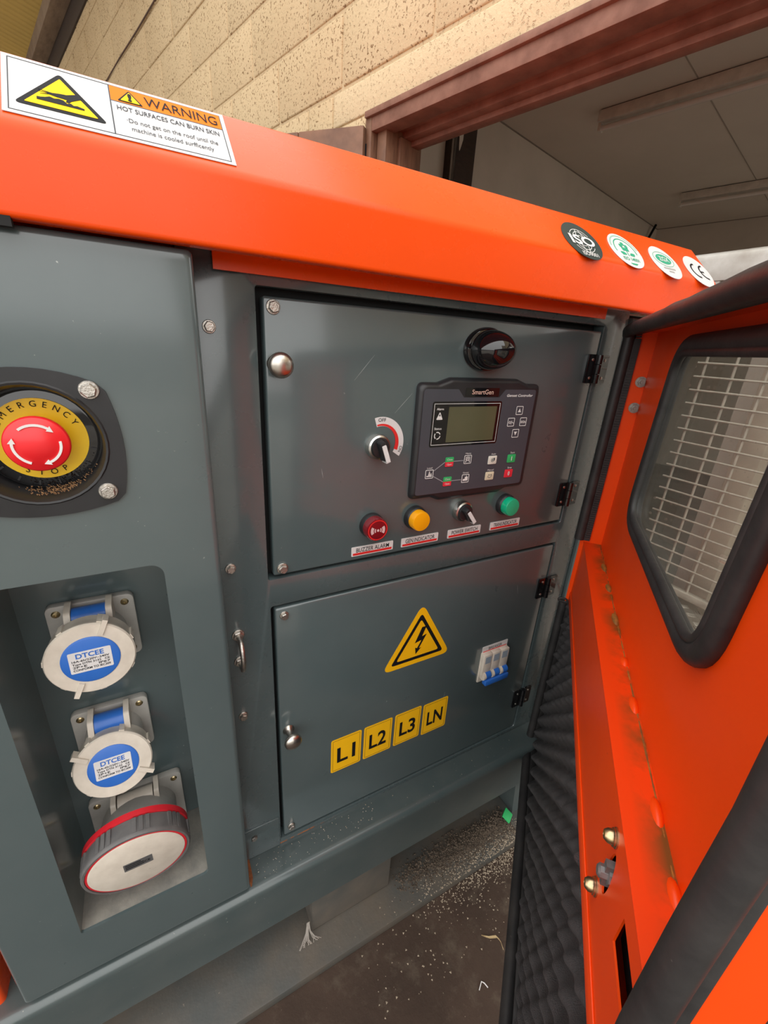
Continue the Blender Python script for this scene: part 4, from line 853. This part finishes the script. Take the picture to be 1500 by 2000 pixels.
# one part: pressed tray (skin with window hole and four side walls)
g = G(); g.prism([(0, ZBt), (TW, ZBt), (TW, ZT), (0, ZT)], WS - 0.0015, WS, [win])
g.box(-0.0012, 0.0, ZBt, ZT, WS, 0.0); g.box(TW, TW + 0.0012, ZBt, ZT, WS, 0.0); g.box(0, TW, ZT, ZT + 0.0012, WS, 0.0); g.box(0, TW, ZBt - 0.0012, ZBt, WS, 0.0)
cd = g.build('canopy_door', ORANGEI, gen, MD, label='open orange canopy door with a rubber framed window')
# box stiffener below the window
BZ0, BZ1, BW = 0.583, 0.702, -0.0065
oval = [(0.5365 + 0.0070 * math.cos(2 * PI * i / 20), 0.660 + 0.0210 * math.sin(2 * PI * i / 20)) for i in range(20)]
slot = rpoly([(0.5745, 0.6545), (0.6320, 0.6545), (0.6320, 0.6830), (0.5760, 0.6830)], 0.001, 2)
G().prism([(0.0005, BZ0), (0.6365, BZ0), (0.6365, BZ1), (0.0005, BZ1)], BW - 0.0015, BW, [oval, slot]).build('stiffener_face', ORANGEI, cd, MD)
G().box(0.0003, 0.6367, BZ1 + 0.00005, BZ1 + 0.0015, WS, BW + 0.0004).build('stiffener_ledge', LEDGE, cd, MD)
G().box(0.0005, 0.6365, BZ0 - 0.0015, BZ0 - 0.00005, WS, BW - 0.0002).build('stiffener_underside', ORANGEI, cd, MD)
G().box(0.0005, 0.6365, BZ0 - 0.0005, BZ0 + 0.0160, BW, BW + 0.0014).build('foam_flange', ORANGEI, cd, MD, 0.0004)
# weld and sealant blobs along the ledge
random.seed(5); g = G(); pth = []; rad = []
for i in range(120):
    t_ = 0.012 + 0.6 * i / 119; pth.append((t_, BZ1 + 0.0006 + 0.0006 * random.random(), WS + 0.0018)); rad.append(0.0006 + 0.0006 * random.random())
g.tube(pth, rad, 6)
g.build('sealant_seam', SEALANT, cd, MD)
for t_ in (0.085, 0.165, 0.255, 0.330, 0.405, 0.500, 0.565):
    G().lathe([(0.0095, 0), (0.008, 0.0020), (0.005, 0.0038), (0.0005, 0.0045)], 12, None, 1.0 + 0.8 * random.random(), 0.5).build('weld_blob', ORANGEI if t_ > 0.3 else SEALANT, cd, MD @ frame((t_ + random.uniform(-0.01, 0.01), BZ1, WS + 0.0032), (1, 0, 0), (0, 0, -1), (0, 1, 0)))
# bolts and latch shaft
DB = G().lathe([(0.0070, 0), (0.0070, 0.0012), (0.0062, 0.0016), (0.0062, 0.0028), (0.0054, 0.0032), (0.0050, 0.0060), (0.0032, 0.0085), (0.0010, 0.0090), (0.0008, 0.0070)], 22).mesh('bolt', BRASS)
for t_, z_ in ((0.5277, 0.687), (0.5259, 0.6255)): inst('bolt', DB, cd, MD @ Matrix.Translation((t_, z_, BW)))
g = G(); g.lathe([(0.0075, -0.015), (0.0075, 0.001), (0.0050, 0.0015), (0.0050, 0.0065), (0.0035, 0.0080)], 8)
g.box(-0.003, 0.003, -0.0105, 0.0105, -0.006, 0.004)
g.build('latch_shaft', worn('grey_cast', (0.30, 0.30, 0.30), (0.2, 0.2, 0.2), 0.5, 0.1, 90, metal=0.7), cd, MD @ Matrix.Translation((0.5365, 0.6605, BW)))
G().box(0.556, 0.6365, 0.632, 0.6835, WS + 0.002, BW - 0.011).build('latch_pocket', BLACKP, cd, MD, 0.004)
# small hinge bolts on the hinge-side wall fold
for z_ in (0.9815, 0.9423):
    g = G(); hexa = [(0.0052 * math.cos(i * PI / 3), 0.0052 * math.sin(i * PI / 3)) for i in range(6)]
    g.prism(hexa, 0, 0.008); g.lathe([(0.0080, 0), (0.0080, 0.0014)], 18); g.tube([(0, 0, 0.008), (0, 0, 0.017)], 0.0030, 10)
    g.build('hinge_bolt', worn('dull_zinc', (0.42, 0.40, 0.37), (0.26, 0.25, 0.23), 0.42, 0.1, 200, metal=1.0), cd, MD @ frame((0.0005, z_, WS + 0.006), (0, 0, -1), (0, 1, 0), (1, 0, 0)))
# seals: bulb tubes clipped on the tray rim
def bulb(name, path, r, n=16): return G().tube(path, r, n).build(name, RUBBER, cd, MD, sharp=80)
random.seed(21)
def wob(a, b, n, amp):
    A = Vector(a); B = Vector(b); return [A.lerp(B, i / n) + Vector((random.uniform(-amp, amp), random.uniform(-amp, amp), random.uniform(-amp, amp))) * (0 if i in (0, n) else 1) for i in range(n + 1)]
bulb('top_seal', [(-0.004, ZT - 0.004, 0.004), (0.006, ZT, 0.005)] + wob((0.02, ZT + 0.003, 0.002), (TW - 0.01, ZT + 0.005, 0.002), 14, 0.0006), [0.0080, 0.0090] + [0.0092] * 15)
bulb('free_edge_seal', wob((TW + 0.0015, ZBt, 0.0005), (TW + 0.0015, ZT + 0.004, 0.0005), 22, 0.0008), 0.0086)
G().box(TW - 0.003, TW + 0.0035, ZBt, ZT, -0.0135, -0.004).build('seal_clip', RUBBER, cd, MD, 0.0015)
G().box(0, TW, ZT - 0.003, ZT + 0.003, -0.0135, -0.003).build('seal_clip', RUBBER, cd, MD, 0.0015)
bulb('hinge_seal', [(0.0, 0.708, 0.002), (0.0, ZT - 0.003, 0.002)], 0.0085)
g = G()
for i in range(85): g.box(0.001, 0.006, 0.712 + i * 0.004, 0.7145 + i * 0.004, -0.0135, -0.006)
g.box(0.0, 0.0045, 0.708, ZT - 0.01, -0.0145, -0.004); g.build('ribbed_clip', RUBBER, cd, MD)
bulb('hinge_seal', [(0.0, 0.212, 0.002), (-0.001, 0.575, 0.002)], 0.0080)
G().tube([(0.0, 0.578 + 0.004 * math.sin(a), 0.004 + 0.008 * math.cos(a)) for a in [2 * PI * i / 12 for i in range(12)]], 0.0018, 8, True).build('seal_end', RUBBER, cd, MD)
bulb('bottom_seal', [(0.0, ZBt + 0.004, 0.004), (TW - 0.01, ZBt + 0.004, 0.004)], 0.0085)
G().box(0, TW, ZBt - 0.004, ZBt + 0.012, -0.016, -0.003).build('seal_clip', RUBBER, cd, MD, 0.0015)
# window gasket (swept, flattened bead) and pane
GP = [(x, y, WS + 0.0035) for x, y in win]
# resample the outline densely
dense = []
for i in range(len(GP)):
    a = Vector(GP[i]); b = Vector(GP[(i + 1) % len(GP)]); m_ = max(1, int((b - a).length / 0.02))
    for k in range(m_): dense.append(a.lerp(b, k / m_))
gk = G().tube(dense, 0.0095, 14, True, None, 0.0080, (0, 0, 1)).build('window_gasket', RUBBER, cd, MD, sharp=80)
win_in = inset(win, 0.0090)
G().tube([(x, y, WS + 0.0075) for x, y in win_in], 0.0040, 10, True).build('gasket_lip', RUBBER, gk if False else cd, MD, sharp=80)
G().prism(inset(win, 0.002), WS - 0.0035, WS + 0.0005).build('window_pane', GLASS, cd, MD, label='dusty clear window pane')
G().box(0.0002, TW - 0.0005, 0.2135, 0.581, -0.0345, -0.0200).build('foam_backing', RUBBER, cd, MD)
G().box(0.0002, 0.0038, 0.2135, 0.581, -0.0199, -0.0015).build('foam_edge_strip', RUBBER, cd, MD)
# egg-crate foam, ridges at 45 degrees
fx0_, fx1_, fz0_, fz1_ = 0.004, 0.6340, 0.2165, 0.5815; LAM = 0.0245
nx, nz = 190, 118; vs = []; fs = []; random.seed(9)
for j in range(nz + 1):
    for i in range(nx + 1):
        t_ = fx0_ + (fx1_ - fx0_) * i / nx; z_ = fz0_ + (fz1_ - fz0_) * j / nz
        p = (t_ - z_) * math.sqrt(0.5); q = (t_ + z_) * math.sqrt(0.5)
        rid = 0.5 + 0.5 * math.cos(2 * PI * (p + 0.0016 * math.sin(2 * PI * q / 0.05)) / LAM)
        bump_ = 0.5 + 0.5 * math.cos(2 * PI * q / 0.047)
        w_ = -0.0145 + 0.0130 * rid ** 0.8 * (0.72 + 0.28 * bump_) + 0.0020 * math.sin(t_ * 31) * math.sin(z_ * 23)
        vs.append((t_, z_, w_))
W_ = nx + 1
for j in range(nz):
    for i in range(nx): fs.append((j * W_ + i, j * W_ + i + 1, (j + 1) * W_ + i + 1, (j + 1) * W_ + i))
n0 = len(vs)
bord = [(j * W_) for j in range(nz + 1)]
g = G().add(vs, fs)
for row in ([i for i in range(W_)], [nz * W_ + i for i in range(W_)], [j * W_ for j in range(nz + 1)], [j * W_ + nx for j in range(nz + 1)]):
    a = [vs[k] for k in row]; b = [(x, y, -0.034) for x, y, z in a]; m_ = len(a)
    g.add(a + b, [(k, k + 1, m_ + k + 1, m_ + k) for k in range(m_ - 1)])
g.build('acoustic_foam', FOAM, cd, MD, sharp=80, label='charcoal egg-crate acoustic foam glued inside the door')

# ================================================================== MESH TRAILER beyond the door
tr_ = empty('mesh_trailer', (0.85, 0.0, 0), 'dusty galvanised trailer with wire mesh side and tread plate deck, seen through the door window', 'trailer')
XM = 0.90
HW = G().tube([(0, -0.62, 0), (0, 0.045, 0)], 0.0021, 8).mesh('mesh_wire', WIREM); VW = G().tube([(0, 0, 0.53), (0, 0, 1.185)], 0.0027, 8).mesh('mesh_wire', WIREM)
z_ = 0.5585
while z_ < 1.18: inst('mesh_wire', HW, tr_, Matrix.Translation((XM, 0, z_))); z_ += 0.02685
y_ = 0.0310
while y_ > -0.6: inst('mesh_wire', VW, tr_, Matrix.Translation((XM + 0.0038, y_, 0))); y_ -= 0.0540
G().box(XM - 0.006, XM + 0.012, -0.65, 0.30, 0.519, 0.534).build('bottom_rail', WIREM, tr_, None, 0.002)
pr = rprof([(XM - 0.004, 1.165), (XM - 0.004, 1.216), (XM + 0.06, 1.222), (XM + 0.06, 1.200), (XM + 0.01, 1.196), (XM + 0.01, 1.165)], [0.001, 0.014, 0.004, 0.002, 0.004, 0.001], 5)
G().loft([[(x, -0.7, z) for x, z in pr], [(x, 0.34, z) for x, z in pr]]).build('top_rail', GALV, tr_)
for y in (0.13, 0.29, -0.64): G().tube([(XM + 0.008, y, 0.49), (XM + 0.008, y, 1.19)], 0.010, 12).build('upright', GALV, tr_)
G().box(XM - 0.002, XM + 0.002, 0.05, 0.32, 1.13, 1.168).build('side_sheet', GALV, tr_)
TP = worn('tread_plate', (0.46, 0.42, 0.36), (0.34, 0.30, 0.25), 0.42, 0.1, 25, 0.5, (0.2, 0.16, 0.12), metal=0.6)
deck = G().box(0.70, XM + 0.03, -0.65, 0.30, 0.488, 0.502).build('deck', TP, tr_, None, 0.001)
g = G(); i = 0
for a in range(9):
    for b_ in range(36):
        cx = 0.712 + a * 0.0235; cy = -0.63 + b_ * 0.0260; an = PI / 4 if (a + b_) % 2 == 0 else -PI / 4
        for d in (-0.0052, 0, 0.0052):
            g.lathe([(0.0085, 0), (0.0070, 0.0010), (0.003, 0.0014)], 8, Matrix.Translation((cx, cy, 0.502)) @ rotw(an) @ Matrix.Translation((0, d, 0)), 1.0, 0.16)
tb = g.build('tread_bars', TP, deck); tb['kind'] = 'stuff'
for x, y in ((0.73, -0.6), (0.9, -0.6), (0.73, 0.25), (0.9, 0.25)): G().box(x - 0.02, x + 0.02, y - 0.02, y + 0.02, 0, 0.489).build('deck_leg', GALV, tr_)
# pale concrete post behind the mesh
pb = G().box(0.996, 1.035, -0.085, -0.032, 0, 1.10).build('concrete_post', worn('pale_concrete', (0.50, 0.42, 0.33), (0.40, 0.33, 0.26), 0.85, 0.05, 14, 0.5, (0.2, 0.15, 0.1)), None, None, 0.006)
tag(pb, 'pale concrete post standing right behind the wire mesh', 'post')

# ================================================================== ON THE FLOOR
rl = G().box(-1.2, 0.72, -0.0985, 0.80, 0.0, 0.020).build('floor_rail', RAILM, None, None, 0.002)
tag(rl, 'flat grey dirty steel skid lying on the floor under the generator', 'skid')
random.seed(33)
def grains(name, n, fn, mat, label, cat):
    g = G()
    for i in range(n):
        x, y, z, s_ = fn(); a = random.uniform(0, 6.28); e = random.uniform(0.5, 1.0)
        M = Matrix.Translation((x, y, z)) @ rotw(a)
        g.add([(s_, 0, 0), (-s_ * 0.5, s_ * e, 0), (-s_ * 0.5, -s_ * 0.8, 0), (0, 0, s_ * 0.9 * e), (s_ * 0.4, s_ * 0.5, s_ * 0.5)], [(0, 4, 3), (4, 1, 3), (1, 2, 3), (2, 0, 3), (0, 1, 4), (0, 2, 1)], M)
    return tag(g.build(name, mat, None, None, sharp=10), label, cat, None, 'stuff')
def soil():
    x = 0.194 + 0.302 * random.random() ** 0.6; y = -0.052 + random.gauss(0, 0.014) - (x - 0.16) * 0.02
    y = min(-0.020, y); lift = max(0, 0.010 * (1 - abs(y + 0.040) / 0.03)) * (0.3 + 0.7 * (x - 0.16) / 0.34)
    return x, y, 0.0195 + lift * random.random(), random.uniform(0.001, 0.0035)
SO = worn('dry_soil', (0.11, 0.082, 0.058), (0.055, 0.040, 0.028), 0.95, 0.03, 80)
grains('soil_heap', 3400, soil, SO, 'loose dark soil heaped on the grey skid beside the foot', 'soil')
def chip():
    k = random.random(); x = 0.22 + 0.29 * k ** 0.55 + random.gauss(0, 0.012); y = -0.092 + random.gauss(0, 0.020)
    if random.random() < 0.06: x = random.uniform(0.1, 0.5); y = random.uniform(-0.2, -0.06)
    z = 0.0195 if y > -0.0985 else -0.0003
    return x, y, z, random.uniform(0.0008, 0.0026)
grains('pale_chips', 2300, chip, worn('pale_grit', (0.40, 0.33, 0.245), (0.24, 0.19, 0.135), 0.9, 0.03, 150), 'scattered pale gravel chips along the skid edge and brown floor', 'gravel')
def lch():
    x = random.uniform(-0.055, 0.16) if random.random() < 0.7 else random.uniform(-0.05, 0.5); return x, random.uniform(-0.040, -0.004), 0.2283, random.uniform(0.0004, 0.0012)
grains('ledge_crumbs', 130, lch, worn('pale_crumb', (0.55, 0.50, 0.42), (0.4, 0.3, 0.2), 0.9, 0.03, 150), 'tiny pale crumbs lying on the grey base ledge', 'crumbs')
gt = G().box(-0.012, 0.012, -0.010, 0.010, 0, 0.0035).build('green_tag', worn('green_plastic', (0.02, 0.36, 0.10), (0.03, 0.42, 0.13), 0.45), None, Matrix.Translation((0.4910, -0.0555, 0.0345)) @ Matrix.Rotation(0.5, 4, 'Z') @ Matrix.Rotation(0.5, 4, 'X'), 0.001)
tag(gt, 'small bright green plastic tag on the soil', 'tag')
def leaf(name, pts, wd_, M, mat, label, cat):
    vs = []; fs = []
    for i, (x, y, z) in enumerate(pts):
        k = math.sin(PI * (i + 0.25) / (len(pts) - 0.5)); vs += [(x, y - wd_ * k, z + 0.001), (x, y, z), (x, y + wd_ * k, z + 0.0012)]
    for i in range(len(pts) - 1):
        for j in (0, 1): fs.append((3 * i + j, 3 * i + j + 1, 3 * i + 4 + j, 3 * i + 3 + j))
    o_ = G().add(vs, fs).build(name, mat, None, M); s_ = o_.modifiers.new('thick', 'SOLIDIFY'); s_.thickness = 0.0005; return tag(o_, label, cat)
LEAFM = worn('dry_leaf', (0.50, 0.38, 0.20), (0.36, 0.25, 0.12), 0.7, 0.05, 90)
leaf('dry_leaf', [(0.3123, -0.1844, 0.0005), (0.3175, -0.1900, 0.002), (0.3225, -0.1944, 0.003), (0.3285, -0.1972, 0.004), (0.3344, -0.1995, 0.004), (0.3368, -0.2050, 0.003), (0.3373, -0.2094, 0.002), (0.3345, -0.2192, 0.0005)], 0.0020, None, LEAFM, 'curled yellow dry leaf on the brown floor near the foam', 'leaf')
tw = G().tube([(0.2605, -0.2395, 0.0012), (0.2707, -0.2332, 0.0018), (0.2740, -0.2370, 0.0016), (0.2760, -0.2440, 0.0012)], 0.0009, 6).build('white_twig', WHITEST)
tag(tw, 'small white V-shaped twig on the brown floor', 'twig')
g = G(); random.seed(4)
for i in range(16):
    a = random.uniform(-0.5, 0.5); b_ = random.uniform(0.006, 0.03)
    g.tube([(random.uniform(-0.003, 0.003), 0, 0.05), (a * 0.01, -0.002, 0.025), (a * 0.026, -0.004, 0.006), (a * 0.035 + 0.006 * math.sin(i), -0.010, 0.001 + 0.004 * random.random())], 0.00045, 5)
tag(g.build('string_tuft', worn('grey_string', (0.42, 0.38, 0.34), (0.3, 0.26, 0.22), 0.9), None, Matrix.Translation((0.022, -0.052, 0.0205))), 'frayed tuft of pale string hanging beside the foot under the beam', 'string')
